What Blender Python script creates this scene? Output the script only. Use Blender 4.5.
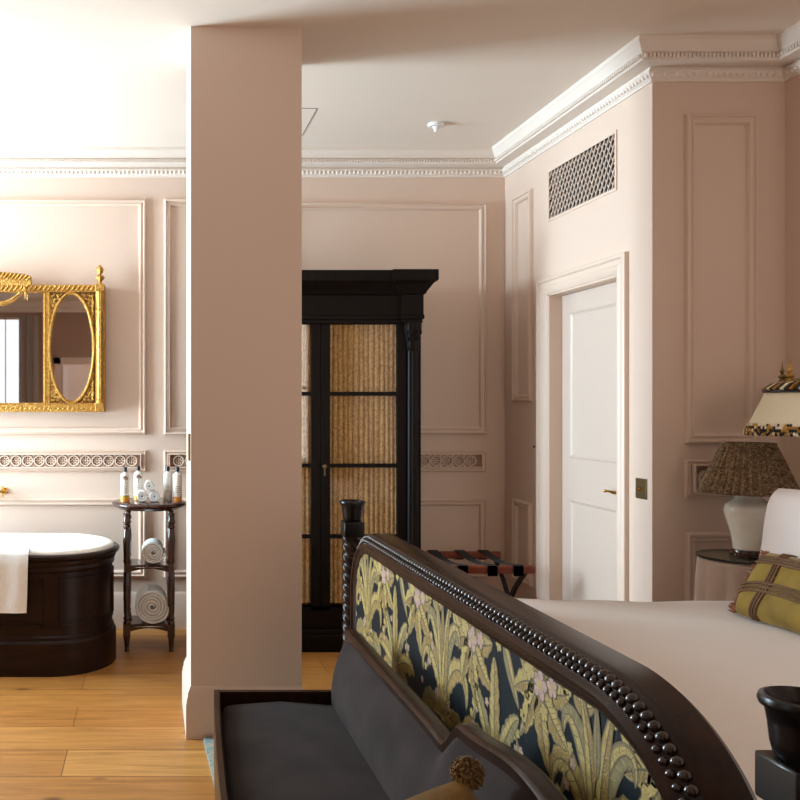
import bpy, math, random
from mathutils import Vector, Matrix
PI = math.pi
random.seed(7)
for o in list(bpy.data.objects):
    bpy.data.objects.remove(o)
S = bpy.context.scene
COL = S.collection

# ------------------------------------------------------------ camera, world, lights, exposure
cam_d = bpy.data.cameras.new('camera')
cam_d.sensor_width = 36.0
cam_d.lens = 39.6
cam_d.shift_x = 0.3125
cam_d.shift_y = 0.010
cam_d.clip_start = 0.02
cam = bpy.data.objects.new('camera', cam_d)
cam.location = (0, 0, 1.45)
cam.rotation_euler = (PI / 2, 0, 0)
COL.objects.link(cam)
S.camera = cam

S.view_settings.view_transform = 'Standard'
S.view_settings.look = 'None'
S.view_settings.gamma = 1
S.view_settings.use_curve_mapping = False
S.view_settings.exposure = 0.46

w = bpy.data.worlds.new('sky'); S.world = w; w.use_nodes = True
w.node_tree.nodes['Background'].inputs[0].default_value = (0.88, 0.93, 1.0, 1)
w.node_tree.nodes['Background'].inputs[1].default_value = 1.0

def area(name, loc, rot, sx, sy, power, color):
    d = bpy.data.lights.new(name, 'AREA'); d.shape = 'RECTANGLE'
    d.size = sx; d.size_y = sy; d.energy = power; d.color = color
    o = bpy.data.objects.new(name, d); o.location = loc; o.rotation_euler = rot
    COL.objects.link(o); return o
# daylight in the bathroom window (left wall); warm fill added behind the rear wall to lift the recess
area('window_daylight', (-3.2, 4.98, 1.75), (0, -PI / 2, 0), 2.5, 1.25, 292, (0.66, 0.865, 1.0)).data.spread = math.radians(165)
area('window_daylight_rear', (1.7, -2.72, 1.75), (PI / 2, 0, 0), 1.3, 2.1, 22, (1.0, 0.80, 0.62))

# ------------------------------------------------------------ materials
MATS = {}
def mat(name, col, rough=0.5, metal=0.0, col2=None, nscale=20, bump=0.0, bscale=80, coat=0.0, sheen=0.0, stretch=(1, 1, 1), spec=0.5, sub=0.0, detail=4):
    m = bpy.data.materials.new(name); m.use_nodes = True
    nt = m.node_tree; b = nt.nodes['Principled BSDF']
    b.inputs['Base Color'].default_value = (*col, 1)
    b.inputs['Roughness'].default_value = rough
    b.inputs['Metallic'].default_value = metal
    b.inputs['Specular IOR Level'].default_value = spec
    if coat: b.inputs['Coat Weight'].default_value = coat; b.inputs['Coat Roughness'].default_value = 0.12
    if sheen: b.inputs['Sheen Weight'].default_value = sheen; b.inputs['Sheen Roughness'].default_value = 0.4
    tc = nt.nodes.new('ShaderNodeTexCoord'); mp = nt.nodes.new('ShaderNodeMapping')
    mp.inputs['Scale'].default_value = stretch
    nt.links.new(tc.outputs['Object'], mp.inputs[0])
    if col2:
        n = nt.nodes.new('ShaderNodeTexNoise'); n.inputs['Scale'].default_value = nscale; n.inputs['Detail'].default_value = detail
        nt.links.new(mp.outputs[0], n.inputs['Vector'])
        r = nt.nodes.new('ShaderNodeValToRGB')
        r.color_ramp.elements[0].position = 0.35; r.color_ramp.elements[0].color = (*col, 1)
        r.color_ramp.elements[1].position = 0.65; r.color_ramp.elements[1].color = (*col2, 1)
        nt.links.new(n.outputs['Fac'], r.inputs[0]); nt.links.new(r.outputs[0], b.inputs['Base Color'])
    if bump:
        n2 = nt.nodes.new('ShaderNodeTexNoise'); n2.inputs['Scale'].default_value = bscale; n2.inputs['Detail'].default_value = 3
        nt.links.new(mp.outputs[0], n2.inputs['Vector'])
        bp = nt.nodes.new('ShaderNodeBump'); bp.inputs['Strength'].default_value = bump; bp.inputs['Distance'].default_value = 0.01
        nt.links.new(n2.outputs['Fac'], bp.inputs['Height']); nt.links.new(bp.outputs[0], b.inputs['Normal'])
    MATS[name] = m
    return m

WALLP = mat('pink_wall_paint', (0.745, 0.565, 0.455), 0.55, bump=0.03, bscale=60)
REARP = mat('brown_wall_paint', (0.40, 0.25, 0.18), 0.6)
TRIMP = mat('pink_trim_paint', (0.765, 0.585, 0.47), 0.42)
CORNP = mat('cornice_paint', (0.84, 0.73, 0.64), 0.5)
CEILP = mat('ceiling_paint', (0.85, 0.735, 0.63), 0.7, bump=0.02, bscale=40)
DOORP = mat('door_paint', (0.68, 0.54, 0.45), 0.35)
EBONY = mat('ebonised_wood', (0.005, 0.003, 0.0022), 0.4, col2=(0.009, 0.005, 0.0035), nscale=8, stretch=(6, 1, 1), spec=0.14)
BEDW = mat('dark_polished_bed_wood', (0.016, 0.0065, 0.0035), 0.27, col2=(0.032, 0.012, 0.006), nscale=9, stretch=(3, 0.6, 3), spec=0.25)
CUPW = mat('black_lacquer', (0.006, 0.004, 0.0035), 0.28, spec=0.35)
TUBW = mat('mahogany_tub_wood', (0.012, 0.004, 0.003), 0.3, col2=(0.020, 0.007, 0.004), nscale=7, stretch=(1, 1, 5), spec=0.2)
TABW = mat('mahogany_table_wood', (0.03, 0.009, 0.005), 0.25, col2=(0.06, 0.017, 0.009), nscale=9, stretch=(3, 3, 0.8), coat=0.5)
REDW = mat('red_rack_wood', (0.16, 0.03, 0.012), 0.4, spec=0.3)
STRAP = mat('black_webbing', (0.012, 0.011, 0.012), 0.8)
ENAMEL = mat('white_enamel', (0.90, 0.86, 0.81), 0.12, coat=0.5)
TOWEL = mat('white_terry', (0.86, 0.83, 0.79), 0.95, bump=0.5, bscale=220, sheen=0.3)
LINEN = mat('bed_blanket', (0.80, 0.70, 0.63), 0.85, bump=0.18, bscale=5, sheen=0.2)
PILLOWM = mat('pillow_cotton', (0.84, 0.72, 0.66), 0.85, bump=0.15, bscale=7)
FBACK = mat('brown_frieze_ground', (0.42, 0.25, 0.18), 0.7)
SKIRT = mat('table_skirt_linen', (0.58, 0.43, 0.34), 0.9, bump=0.2, bscale=150)
GOLD = mat('antique_gold', (0.42, 0.20, 0.035), 0.40, metal=0.8, col2=(0.66, 0.38, 0.10), nscale=70, bump=0.5, bscale=160)
GOLDD = mat('dark_antique_gold', (0.22, 0.10, 0.02), 0.5, metal=0.6)
BRASS = mat('brass', (0.75, 0.45, 0.10), 0.25, metal=1.0)
OLDBR = mat('aged_brass_plate', (0.22, 0.15, 0.07), 0.4, metal=0.8)
MIRROR = mat('mirror_silver', (0.92, 0.90, 0.88), 0.015, metal=1.0)
VELVET = mat('grey_velvet', (0.018, 0.0105, 0.0082), 0.95, col2=(0.033, 0.021, 0.017), nscale=7, sheen=0.06, spec=0.2)
GIMP = mat('grey_piping', (0.16, 0.12, 0.11), 0.8)
OLIVE = mat('mustard_velvet', (0.20, 0.112, 0.006), 0.75, col2=(0.33, 0.198, 0.013), nscale=9, sheen=0.3, bump=0.3, bscale=14)
OCHRE = mat('ochre_velvet', (0.10, 0.047, 0.004), 0.8, col2=(0.21, 0.105, 0.010), nscale=10, sheen=0.3, bump=0.3, bscale=12)
BRAID = mat('brown_braid', (0.09, 0.038, 0.015), 0.8, col2=(0.21, 0.105, 0.04), nscale=200)
FRINGE = mat('brown_fringe', (0.18, 0.06, 0.025), 0.9, col2=(0.32, 0.13, 0.06), nscale=90)
CERAM = mat('cream_ceramic', (0.92, 0.87, 0.76), 0.12, col2=(0.82, 0.74, 0.60), nscale=7, coat=0.6)
SHADEC = mat('cream_shade_card', (0.90, 0.79, 0.57), 0.8)
SHADET = mat('striped_shade_trim', (0.02, 0.015, 0.02), 0.7, col2=(0.55, 0.36, 0.12), nscale=110, detail=1)
BLACK = mat('black_void', (0.01, 0.01, 0.01), 0.8)
BLKPL = mat('black_plastic', (0.01, 0.01, 0.01), 0.3)
BOTTLE = mat('frosted_bottle', (0.86, 0.80, 0.72), 0.25)
AMBER = mat('amber_liquid', (0.75, 0.27, 0.02), 0.2)
GREEN = mat('green_liquid', (0.25, 0.30, 0.06), 0.2)
PRINT = mat('brown_print', (0.25, 0.13, 0.07), 0.6)
WHITEP = mat('white_plastic', (0.82, 0.78, 0.74), 0.4)
RUG = mat('rug_wool', (0.17, 0.28, 0.29), 0.95, col2=(0.42, 0.36, 0.26), nscale=38, bump=0.4, bscale=200)
DRAPE = mat('grey_drape', (0.42, 0.36, 0.32), 0.9)
DRAPEW = mat('white_drape', (0.85, 0.82, 0.78), 0.9)

# oak floor: planks run along x
FLOOR = bpy.data.materials.new('oak_planks'); FLOOR.use_nodes = True
def _floor():
    nt = FLOOR.node_tree; N = nt.nodes; L = nt.links; b = N['Principled BSDF']
    tc = N.new('ShaderNodeTexCoord'); mp = N.new('ShaderNodeMapping'); L.new(tc.outputs['Object'], mp.inputs[0])
    mp.inputs['Location'].default_value = (0.35, 0.02, 0)
    br = N.new('ShaderNodeTexBrick'); L.new(mp.outputs[0], br.inputs['Vector'])
    br.inputs['Scale'].default_value = 1.0; br.inputs['Brick Width'].default_value = 2.1; br.inputs['Row Height'].default_value = 0.268
    br.inputs['Mortar Size'].default_value = 0.0025; br.inputs['Mortar Smooth'].default_value = 0.2; br.offset = 0.37
    br.inputs['Color1'].default_value = (0.40, 0.165, 0.034, 1); br.inputs['Color2'].default_value = (0.55, 0.27, 0.072, 1)
    br.inputs['Mortar'].default_value = (0.20, 0.08, 0.025, 1)
    gm = N.new('ShaderNodeMapping'); gm.inputs['Scale'].default_value = (1.1, 16, 1); L.new(tc.outputs['Object'], gm.inputs[0])
    g = N.new('ShaderNodeTexNoise'); g.inputs['Scale'].default_value = 2.2; g.inputs['Detail'].default_value = 7; g.inputs['Distortion'].default_value = 0.9
    L.new(gm.outputs[0], g.inputs['Vector'])
    r = N.new('ShaderNodeValToRGB'); r.color_ramp.elements[0].position = 0.3; r.color_ramp.elements[0].color = (0.62, 0.55, 0.48, 1)
    r.color_ramp.elements[1].position = 0.68; r.color_ramp.elements[1].color = (1.12, 1.1, 1.08, 1)
    L.new(g.outputs['Fac'], r.inputs[0])
    mx = N.new('ShaderNodeMix'); mx.data_type = 'RGBA'; mx.blend_type = 'MULTIPLY'; mx.inputs[0].default_value = 0.8
    L.new(br.outputs['Color'], mx.inputs[6]); L.new(r.outputs[0], mx.inputs[7])
    # knots
    km = N.new('ShaderNodeMapping'); km.inputs['Scale'].default_value = (1.0, 2.0, 1); L.new(tc.outputs['Object'], km.inputs[0])
    v = N.new('ShaderNodeTexVoronoi'); v.inputs['Scale'].default_value = 1.9; L.new(km.outputs[0], v.inputs['Vector'])
    kr = N.new('ShaderNodeValToRGB'); kr.color_ramp.elements[0].position = 0.035; kr.color_ramp.elements[0].color = (0.12, 0.06, 0.03, 1)
    kr.color_ramp.elements[1].position = 0.10; kr.color_ramp.elements[1].color = (1, 1, 1, 1)
    L.new(v.outputs['Distance'], kr.inputs[0])
    mx2 = N.new('ShaderNodeMix'); mx2.data_type = 'RGBA'; mx2.blend_type = 'MULTIPLY'; mx2.inputs[0].default_value = 0.8
    L.new(mx.outputs[2], mx2.inputs[6]); L.new(kr.outputs[0], mx2.inputs[7])
    L.new(mx2.outputs[2], b.inputs['Base Color'])
    b.inputs['Roughness'].default_value = 0.42
    bp = N.new('ShaderNodeBump'); bp.inputs['Strength'].default_value = 0.25; bp.inputs['Distance'].default_value = 0.004; bp.invert = True
    L.new(br.outputs['Fac'], bp.inputs['Height']); L.new(bp.outputs[0], b.inputs['Normal'])
_floor()

# gold brocade curtain, ikat shade
def brocade(name, c1, c2, c3, sx, sz, rough=0.7):
    m = bpy.data.materials.new(name); m.use_nodes = True
    nt = m.node_tree; N = nt.nodes; L = nt.links; b = N['Principled BSDF']
    tc = N.new('ShaderNodeTexCoord'); mp = N.new('ShaderNodeMapping'); L.new(tc.outputs['Object'], mp.inputs[0])
    mp.inputs['Scale'].default_value = (sx, sx, sz)
    n = N.new('ShaderNodeTexNoise'); n.inputs['Scale'].default_value = 1; n.inputs['Detail'].default_value = 2; n.inputs['Distortion'].default_value = 1.5
    L.new(mp.outputs[0], n.inputs['Vector'])
    r = N.new('ShaderNodeValToRGB'); e = r.color_ramp.elements
    e[0].position = 0.40; e[0].color = (*c1, 1); e[1].position = 0.50; e[1].color = (*c2, 1)
    x = r.color_ramp.elements.new(0.62); x.color = (*c3, 1)
    L.new(n.outputs['Fac'], r.inputs[0]); L.new(r.outputs[0], b.inputs['Base Color']); b.inputs['Roughness'].default_value = rough
    return m
CURT = brocade('gold_brocade', (0.42, 0.23, 0.065), (0.56, 0.34, 0.11), (0.66, 0.43, 0.17), 45, 45)
IKAT = brocade('brown_ikat', (0.08, 0.047, 0.024), (0.19, 0.11, 0.05), (0.32, 0.22, 0.12), 70, 110, 0.85)

PANE = bpy.data.materials.new('clear_pane'); PANE.use_nodes = True
nt = PANE.node_tree; nt.nodes.clear()
_o = nt.nodes.new('ShaderNodeOutputMaterial'); _t = nt.nodes.new('ShaderNodeBsdfTransparent'); _g = nt.nodes.new('ShaderNodeBsdfGlossy')
_g.inputs['Roughness'].default_value = 0.02; _m = nt.nodes.new('ShaderNodeMixShader'); _m.inputs[0].default_value = 0.06
nt.links.new(_t.outputs[0], _m.inputs[1]); nt.links.new(_g.outputs[0], _m.inputs[2]); nt.links.new(_m.outputs[0], _o.inputs[0])
TGLASS = bpy.data.materials.new('table_glass'); TGLASS.use_nodes = True
nt = TGLASS.node_tree; nt.nodes.clear()
_o = nt.nodes.new('ShaderNodeOutputMaterial'); _t = nt.nodes.new('ShaderNodeBsdfTransparent'); _g = nt.nodes.new('ShaderNodeBsdfGlossy')
_t.inputs[0].default_value = (0.85, 0.88, 0.84, 1)
_g.inputs['Roughness'].default_value = 0.03; _m = nt.nodes.new('ShaderNodeMixShader'); _m.inputs[0].default_value = 0.3
nt.links.new(_t.outputs[0], _m.inputs[1]); nt.links.new(_g.outputs[0], _m.inputs[2]); nt.links.new(_m.outputs[0], _o.inputs[0])

# ------------------------------------------------------------ mesh helpers
WORLD = {}
class MB:
    def __init__(s): s.v = []; s.f = []; s.mi = []
    def add(s, vs, fs, mi=0):
        b = len(s.v); s.v += [tuple(p) for p in vs]
        for f in fs: s.f.append(tuple(i + b for i in f)); s.mi.append(mi)
    def box(s, x0, x1, y0, y1, z0, z1, mi=0):
        s.add([(x0,y0,z0),(x1,y0,z0),(x1,y1,z0),(x0,y1,z0),(x0,y0,z1),(x1,y0,z1),(x1,y1,z1),(x0,y1,z1)],
              [(0,3,2,1),(4,5,6,7),(0,1,5,4),(1,2,6,5),(2,3,7,6),(3,0,4,7)], mi); return s
    def grid(s, rows, closed_u=False, closed_v=False, mi=0):
        nu = len(rows[0]); vs = [p for r in rows for p in r]; nr = len(rows); fs = []
        for i in range(nr if closed_v else nr - 1):
            for j in range(nu if closed_u else nu - 1):
                a = i * nu + j; b = i * nu + (j + 1) % nu; c = ((i + 1) % nr) * nu + (j + 1) % nu; d = ((i + 1) % nr) * nu + j
                fs.append((a, b, c, d))
        s.add(vs, fs, mi); return s
    def cap(s, pts, mi=0, flip=False):
        s.add(pts, [tuple(range(len(pts)))[::-1] if flip else tuple(range(len(pts)))], mi); return s
    def lathe(s, cx, cy, prof, n=32, mi=0, cap=True, fn=None):
        rows = []
        for r, z in prof:
            rows.append([(cx + (r * (fn(a, z) if fn else 1)) * math.cos(a), cy + (r * (fn(a, z) if fn else 1)) * math.sin(a), z) for a in [2 * PI * k / n for k in range(n)]])
        s.grid(rows, closed_u=True, mi=mi)
        if cap:
            s.cap(rows[0], mi, flip=True); s.cap(rows[-1], mi)
        return s
    def sphere(s, c, r, nu=8, nv=5, mi=0):
        if not hasattr(r, '__len__'): r = (r, r, r)
        rows = []
        for i in range(nv + 1):
            t = -PI / 2 + PI * i / nv; t = max(min(t, 1.55), -1.55)
            rows.append([(c[0] + r[0] * math.cos(t) * math.cos(a), c[1] + r[1] * math.cos(t) * math.sin(a), c[2] + r[2] * math.sin(t)) for a in [2 * PI * k / nu for k in range(nu)]])
        s.grid(rows, closed_u=True, mi=mi); return s
    def tube(s, pts, r, n=8, mi=0, closed=False):
        P = [Vector(p) for p in pts]; rows = []; m = len(P)
        R = r if hasattr(r, '__len__') else [r] * m
        up = Vector((0.13, 0.21, 0.97))
        for i in range(m):
            a = P[(i - 1) % m] if (closed or i > 0) else P[i]; b = P[(i + 1) % m] if (closed or i < m - 1) else P[i]
            t = (b - a).normalized()
            u = up - t * up.dot(t)
            if u.length < 1e-3: u = Vector((1, 0, 0)) - t * t.x
            u.normalize(); up = u; v = t.cross(u)
            rows.append([tuple(P[i] + (u * math.cos(q) + v * math.sin(q)) * R[i]) for q in [2 * PI * k / n for k in range(n)]])
        s.grid(rows, closed_u=True, closed_v=closed, mi=mi)
        if not closed: s.cap(rows[0], mi); s.cap(rows[-1], mi, flip=True)
        return s
    def build(s, name, m, parent=None, origin=None, smooth=35, bevel=0, kind=None, label=None, cat=None, group=None, subs=0):
        if parent is not None: off = WORLD[parent.name]
        elif origin is not None: off = Vector(origin)
        else:
            xs = [p[0] for p in s.v]; ys = [p[1] for p in s.v]; zs = [p[2] for p in s.v]
            off = Vector(((min(xs) + max(xs)) / 2, (min(ys) + max(ys)) / 2, min(zs)))
        me = bpy.data.meshes.new(name)
        me.from_pydata([(p[0] - off.x, p[1] - off.y, p[2] - off.z) for p in s.v], [], s.f)
        ms = m if isinstance(m, (list, tuple)) else [m]
        for q in ms: me.materials.append(q)
        me.polygons.foreach_set('material_index', s.mi)
        me.update()
        import bmesh
        bm = bmesh.new(); bm.from_mesh(me); bmesh.ops.recalc_face_normals(bm, faces=bm.faces); bm.to_mesh(me); bm.free()
        if smooth:
            me.shade_smooth(); me.set_sharp_from_angle(angle=math.radians(smooth))
        o = bpy.data.objects.new(name, me); COL.objects.link(o)
        if parent is not None: o.parent = parent
        else: o.location = off
        WORLD[o.name] = off
        if bevel:
            b = o.modifiers.new('bevel', 'BEVEL'); b.width = bevel; b.segments = 2; b.limit_method = 'ANGLE'; b.angle_limit = 0.7
        if subs:
            q = o.modifiers.new('subdivision', 'SUBSURF'); q.levels = subs; q.render_levels = subs
        if kind: o['kind'] = kind
        if label: o['label'] = label
        if cat: o['category'] = cat
        if group: o['group'] = group
        return o
def thing(name, label, cat, loc, group=None, kind=None):
    o = bpy.data.objects.new(name, None); COL.objects.link(o); o.location = loc; o.empty_display_size = 0.1
    WORLD[o.name] = Vector(loc); 
    if kind: o['kind'] = kind
    else: o['label'] = label; o['category'] = cat
    if group: o['group'] = group
    return o
def struct(name, mb, m, **k):
    return mb.build(name, m, kind='structure', **k)
def dup(root, loc, label):
    c = root.copy(); COL.objects.link(c); c.location = loc; c['label'] = label
    for ch in list(root.children):
        d = ch.copy(); COL.objects.link(d); d.parent = c
        for g in list(ch.children):
            e = g.copy(); COL.objects.link(e); e.parent = d
    return c

def offset_path(pts, d, closed=False):
    """shift a plan polyline by d to its right, mitred"""
    n = len(pts); out = []
    for i in range(n):
        def nrm(a, b):
            t = Vector((b[0] - a[0], b[1] - a[1])).normalized(); return Vector((t.y, -t.x))
        if closed or 0 < i < n - 1:
            n1 = nrm(pts[i - 1], pts[i]); n2 = nrm(pts[i], pts[(i + 1) % n])
            m = (n1 + n2); m = m / m.dot(n1) if m.length > 1e-6 else n1
        elif i == 0: m = nrm(pts[0], pts[1])
        else: m = nrm(pts[-2], pts[-1])
        out.append((pts[i][0] + m.x * d, pts[i][1] + m.y * d))
    return out
def sweep(mb, pts, prof, closed=False, mi=0):
    rows = [[(p[0], p[1], z) for p in offset_path(pts, d, closed)] for d, z in prof]
    mb.grid(rows, closed_u=closed, mi=mi)
    if not closed:
        mb.cap([r[0] for r in rows], mi); mb.cap([r[-1] for r in rows], mi, flip=True)
    return mb
def along(pts, d, step):
    """points at a regular step along an offset plan path, with directions"""
    q = offset_path(pts, d); out = []
    for a, b in zip(q[:-1], q[1:]):
        A = Vector(a); B = Vector(b); L = (B - A).length; t = (B - A).normalized(); n = int(L / step)
        for k in range(n): out.append((A + t * (step * (k + 0.5) + (L - n * step) / 2), t))
    return out

FRP = [(0, 0), (0, .010), (.006, .018), (.013, .020), (.018, .012), (.028, .010), (.034, .016), (.040, .014), (.046, .004), (.048, 0)]
def panel_frame(mb, o, u, n, u0, u1, z0, z1, prof=FRP, scale=1.0):
    o = Vector(o); u = Vector(u); n = Vector(n); Z = Vector((0, 0, 1)); rows = []
    for wd, h in prof:
        wd *= scale; h *= scale * 1.3
        rows.append([tuple(o + u * a + Z * z + n * h) for a, z in ((u0 + wd, z0 + wd), (u1 - wd, z0 + wd), (u1 - wd, z1 - wd), (u0 + wd, z1 - wd))])
    mb.grid(rows, closed_u=True); return mb

# ------------------------------------------------------------ room shell
XL, XD, XR = -2.60, 2.34, 2.96
YB, YF, YR = 5.80, 4.10, -2.50
ZC = 3.13
struct('floor', MB().box(XL - .2, XR + .2, YR - .2, YB + .2, -0.1, 0), FLOOR, origin=(0, 0, 0))
struct('ceiling', MB().box(XL - .2, XR + .2, YR - .2, YB + .2, ZC, ZC + .12), CEILP)
struct('wall_back', MB().box(XL - .2, XD + .22, YB, YB + .15, 0, ZC), WALLP)
m = MB()      # left wall with two window openings
WZ0, WZ1 = 0.40, 2.95
wins = [(0.0, 1.2), (3.92, 5.66)]
m.box(XL - .15, XL, YR, YB, 0, WZ0); m.box(XL - .15, XL, YR, YB, WZ1, ZC)
m.box(XL - .15, XL, YR, wins[0][0], WZ0, WZ1); m.box(XL - .15, XL, wins[0][1], wins[1][0], WZ0, WZ1); m.box(XL - .15, XL, wins[1][1], YB, WZ0, WZ1)
struct('wall_left', m, REARP)
m = MB()      # partition with the door and the vent hole
D0, D1, DZ = 4.40, 5.17, 2.12
V0, V1, VZ0, VZ1 = 4.42, 5.15, 2.555, 2.83
W = .12
m.box(XD, XD + W, YF, D0, 0, DZ); m.box(XD, XD + W, D1, YB, 0, DZ)
m.box(XD, XD + W, YF, YB, DZ, VZ0); m.box(XD, XD + W, YF, V0, VZ0, VZ1); m.box(XD, XD + W, V1, YB, VZ0, VZ1); m.box(XD, XD + W, YF, YB, VZ1, ZC)
struct('wall_door_side', m, WALLP)
struct('wall_recess', MB().box(XD + W, XR + .15, YF, YF + .12, 0, ZC), WALLP)
struct('wall_right', MB().box(XR, XR + .15, YR, YF, 0, ZC), WALLP)
m = MB(); RD0, RD1 = -1.42, -0.55
m.box(-2.06, RD0, YR - .15, YR, 0, ZC); m.box(XL - .15, -2.55, YR - .15, YR, 0, ZC); m.box(-2.55, -2.06, YR - .15, YR, 0, .3); m.box(-2.55, -2.06, YR - .15, YR, 2.9, ZC); m.box(RD1, 1.0, YR - .15, YR, 0, ZC); m.box(2.4, XR + .15, YR - .15, YR, 0, ZC); m.box(1.0, 2.4, YR - .15, YR, 0, .6); m.box(1.0, 2.4, YR - .15, YR, 2.9, ZC); m.box(RD0, RD1, YR - .15, YR, 2.15, ZC)
struct('wall_rear', m, REARP)
struct('wall_closet', MB().box(XD + W + .3, XD + W + .4, YF + .12, YB, 0, ZC), BLACK)
struct('wall_corridor', MB().box(RD0 - .3, RD1 + .3, YR - 1.2, YR - 1.1, 0, 2.6), WALLP)

# the column
CX0, CX1, CY0, CY1 = 0.180, 0.668, 3.875, 4.325
struct('wall_column', MB().box(CX0, CX1, CY0, CY1, 0, ZC), WALLP)
base_prof = [(0, 0), (.022, 0), (.022, .150), (.019, .158), (.019, .170), (.014, .182), (.014, .196), (.007, .212), (.004, .222), (0, .226)]
m = MB(); cp = [(CX0, CY0), (CX0, CY1), (CX1, CY1), (CX1, CY0)]
sweep(m, cp[::-1], base_prof, closed=True)
struct('baseboard_column', m, TRIMP)

# baseboards
m = MB(); bp_ = [(z[0], z[1] * 1.06) for z in base_prof]
sweep(m, [(XL, YB), (XD, YB), (XD, 5.282)], bp_); struct('baseboard_back', m, TRIMP)
m = MB(); sweep(m, [(XD, 4.296), (XD, YF), (XR, YF), (XR, YR), (RD1 + .1, YR)], bp_); struct('baseboard_right', m, TRIMP)
m = MB(); sweep(m, [(RD0 - .1, YR), (XL, YR), (XL, YB)], bp_); struct('baseboard_left', m, TRIMP)

# cornice
CP = [(XL, YR), (XL, YB), (XD, YB), (XD, YF), (XR, YF), (XR, YR), (XL, YR)]
cor = [(0.0, 2.968), (.010, 2.968), (.012, 2.978), (.028, 2.992), (.034, 3.004), (.034, 3.016), (.022, 3.022), (.022, 3.030), (.100, 3.032),
       (.104, 3.038), (.104, 3.062), (.112, 3.066), (.116, 3.078), (.128, 3.096), (.134, 3.108), (.138, 3.112), (.138, ZC + .002), (0, ZC + .002)]
m = MB(); rows = [[(p[0], p[1], z) for p in offset_path(CP[:-1], d, True)] for d, z in cor]
m.grid(rows, closed_u=True)
CV = [(XL, YB), (XD, YB), (XD, YF), (XR, YF), (XR, 2.6)]
for (p, t) in along(CV, .104, .018):      # dentils
    nx, ny = t.y, -t.x
    a = p - t * .0055; b = p + t * .0055
    q = []
    for z in (3.041, 3.059):
        q += [(a.x, a.y, z), (b.x, b.y, z), (b.x + nx * .012, b.y + ny * .012, z), (a.x + nx * .012, a.y + ny * .012, z)]
    m.add(q, [(0, 3, 2, 1), (4, 5, 6, 7), (0, 1, 5, 4), (1, 2, 6, 5), (2, 3, 7, 6), (3, 0, 4, 7)])
for (p, t) in along(CV, .028, .028):      # leaf and egg
    m.sphere((p.x, p.y, 2.998), (.011 if abs(t.x) > .5 else .009, .009 if abs(t.x) > .5 else .011, .014), 8, 5)
struct('trim_1', m, CORNP, smooth=30)

# panel mouldings (wall panels in three tiers)
tn = [1]
def trim(mb, mt=TRIMP, **k):
    tn[0] += 1; return struct('trim_%d' % tn[0], mb, mt, **k)
TOP = (1.275, 2.825); FRZ = (1.03, 1.172); LOW = (0.335, 0.855)
B_ = dict(o=(0, YB, 0), u=(1, 0, 0), n=(0, -1, 0))
xcols = [(-2.42, -0.026), (0.092, 0.74), (0.86, 2.215)]
for i, (a, b) in enumerate(xcols):
    t0 = TOP if i < 2 else (1.278, 2.80)
    trim(panel_frame(MB(), u0=a, u1=b, z0=t0[0], z1=t0[1], **B_))
    trim(panel_frame(MB(), u0=a, u1=b, z0=LOW[0], z1=LOW[1], **B_))
def rosettes(mb, o, u, n, u0, u1, zc, pitch=.076, r=.033):
    o = Vector(o); u = Vector(u); n = Vector(n); Z = Vector((0, 0, 1)); k = int((u1 - u0) / pitch); s0 = (u1 - u0 - k * pitch) / 2
    def P(a, z, h): return tuple(o + u * a + Z * z + n * h)
    for i in range(k):
        c = u0 + s0 + pitch * (i + .5)
        rings = []
        for rr, h in ((r * 1.12, .002), (r * 1.12, .022), (r * .88, .022), (r * .84, .006)):
            rings.append([P(c + rr * math.cos(t), zc + rr * math.sin(t), h) for t in [2 * PI * q / 24 for q in range(24)]])
        mb.grid(rings, closed_u=True)
        for q in range(8):
            a = 2 * PI * q / 8
            e = []
            for w_, l_, h in ((.9, 1, .003), (.8, .95, .010), (.3, .6, .013)):
                e.append([P(c + math.cos(a) * (.018 + .010 * l_ * math.cos(s)) - math.sin(a) * .0062 * w_ * math.sin(s),
                            zc + math.sin(a) * (.018 + .010 * l_ * math.cos(s)) + math.cos(a) * .0062 * w_ * math.sin(s), h) for s in [2 * PI * x / 8 for x in range(8)]])
            mb.grid(e, closed_u=True); mb.cap(e[-1])
        e = [[P(c + rr * math.cos(t), zc + rr * math.sin(t), h) for t in [2 * PI * x / 10 for x in range(10)]] for rr, h in ((.007, .002), (.006, .012), (.002, .016))]
        mb.grid(e, closed_u=True); mb.cap(e[-1])
        for sz in (-1, 1):        # spandrel points between rings
            c2 = c + pitch / 2
            if i < k - 1:
                pts = [P(c2 - .014, zc + sz * .040, .012), P(c2 + .014, zc + sz * .040, .012), P(c2, zc + sz * .018, .012)]
                mb.cap(pts)
                pb = [P(c2 - .014, zc + sz * .040, .001), P(c2 + .014, zc + sz * .040, .001), P(c2, zc + sz * .018, .001)]
                mb.grid([pts, pb], closed_u=True)
    return mb
def frieze_panel(o, u, n, a, b, zf=FRZ):
    m = panel_frame(MB(), o, u, n, a, b, zf[0], zf[1], scale=.66)
    fr = panel_frame(m, o, u, n, a + .032, b - .032, zf[0] + .026, zf[1] - .022, prof=[(0, 0), (0, .024), (.007, .024), (.008, .001)])
    rosettes(m, o, u, n, a + .04, b - .04, (zf[0] + zf[1]) / 2 + .002)
    o = Vector(o); u = Vector(u); n = Vector(n); g = len(m.f)
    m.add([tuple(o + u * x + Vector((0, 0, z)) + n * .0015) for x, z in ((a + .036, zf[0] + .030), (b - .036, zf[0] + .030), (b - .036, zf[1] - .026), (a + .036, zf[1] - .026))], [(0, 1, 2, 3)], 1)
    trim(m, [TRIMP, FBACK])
for a, b in xcols: frieze_panel((0, YB, 0), (1, 0, 0), (0, -1, 0), a, b)
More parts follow.
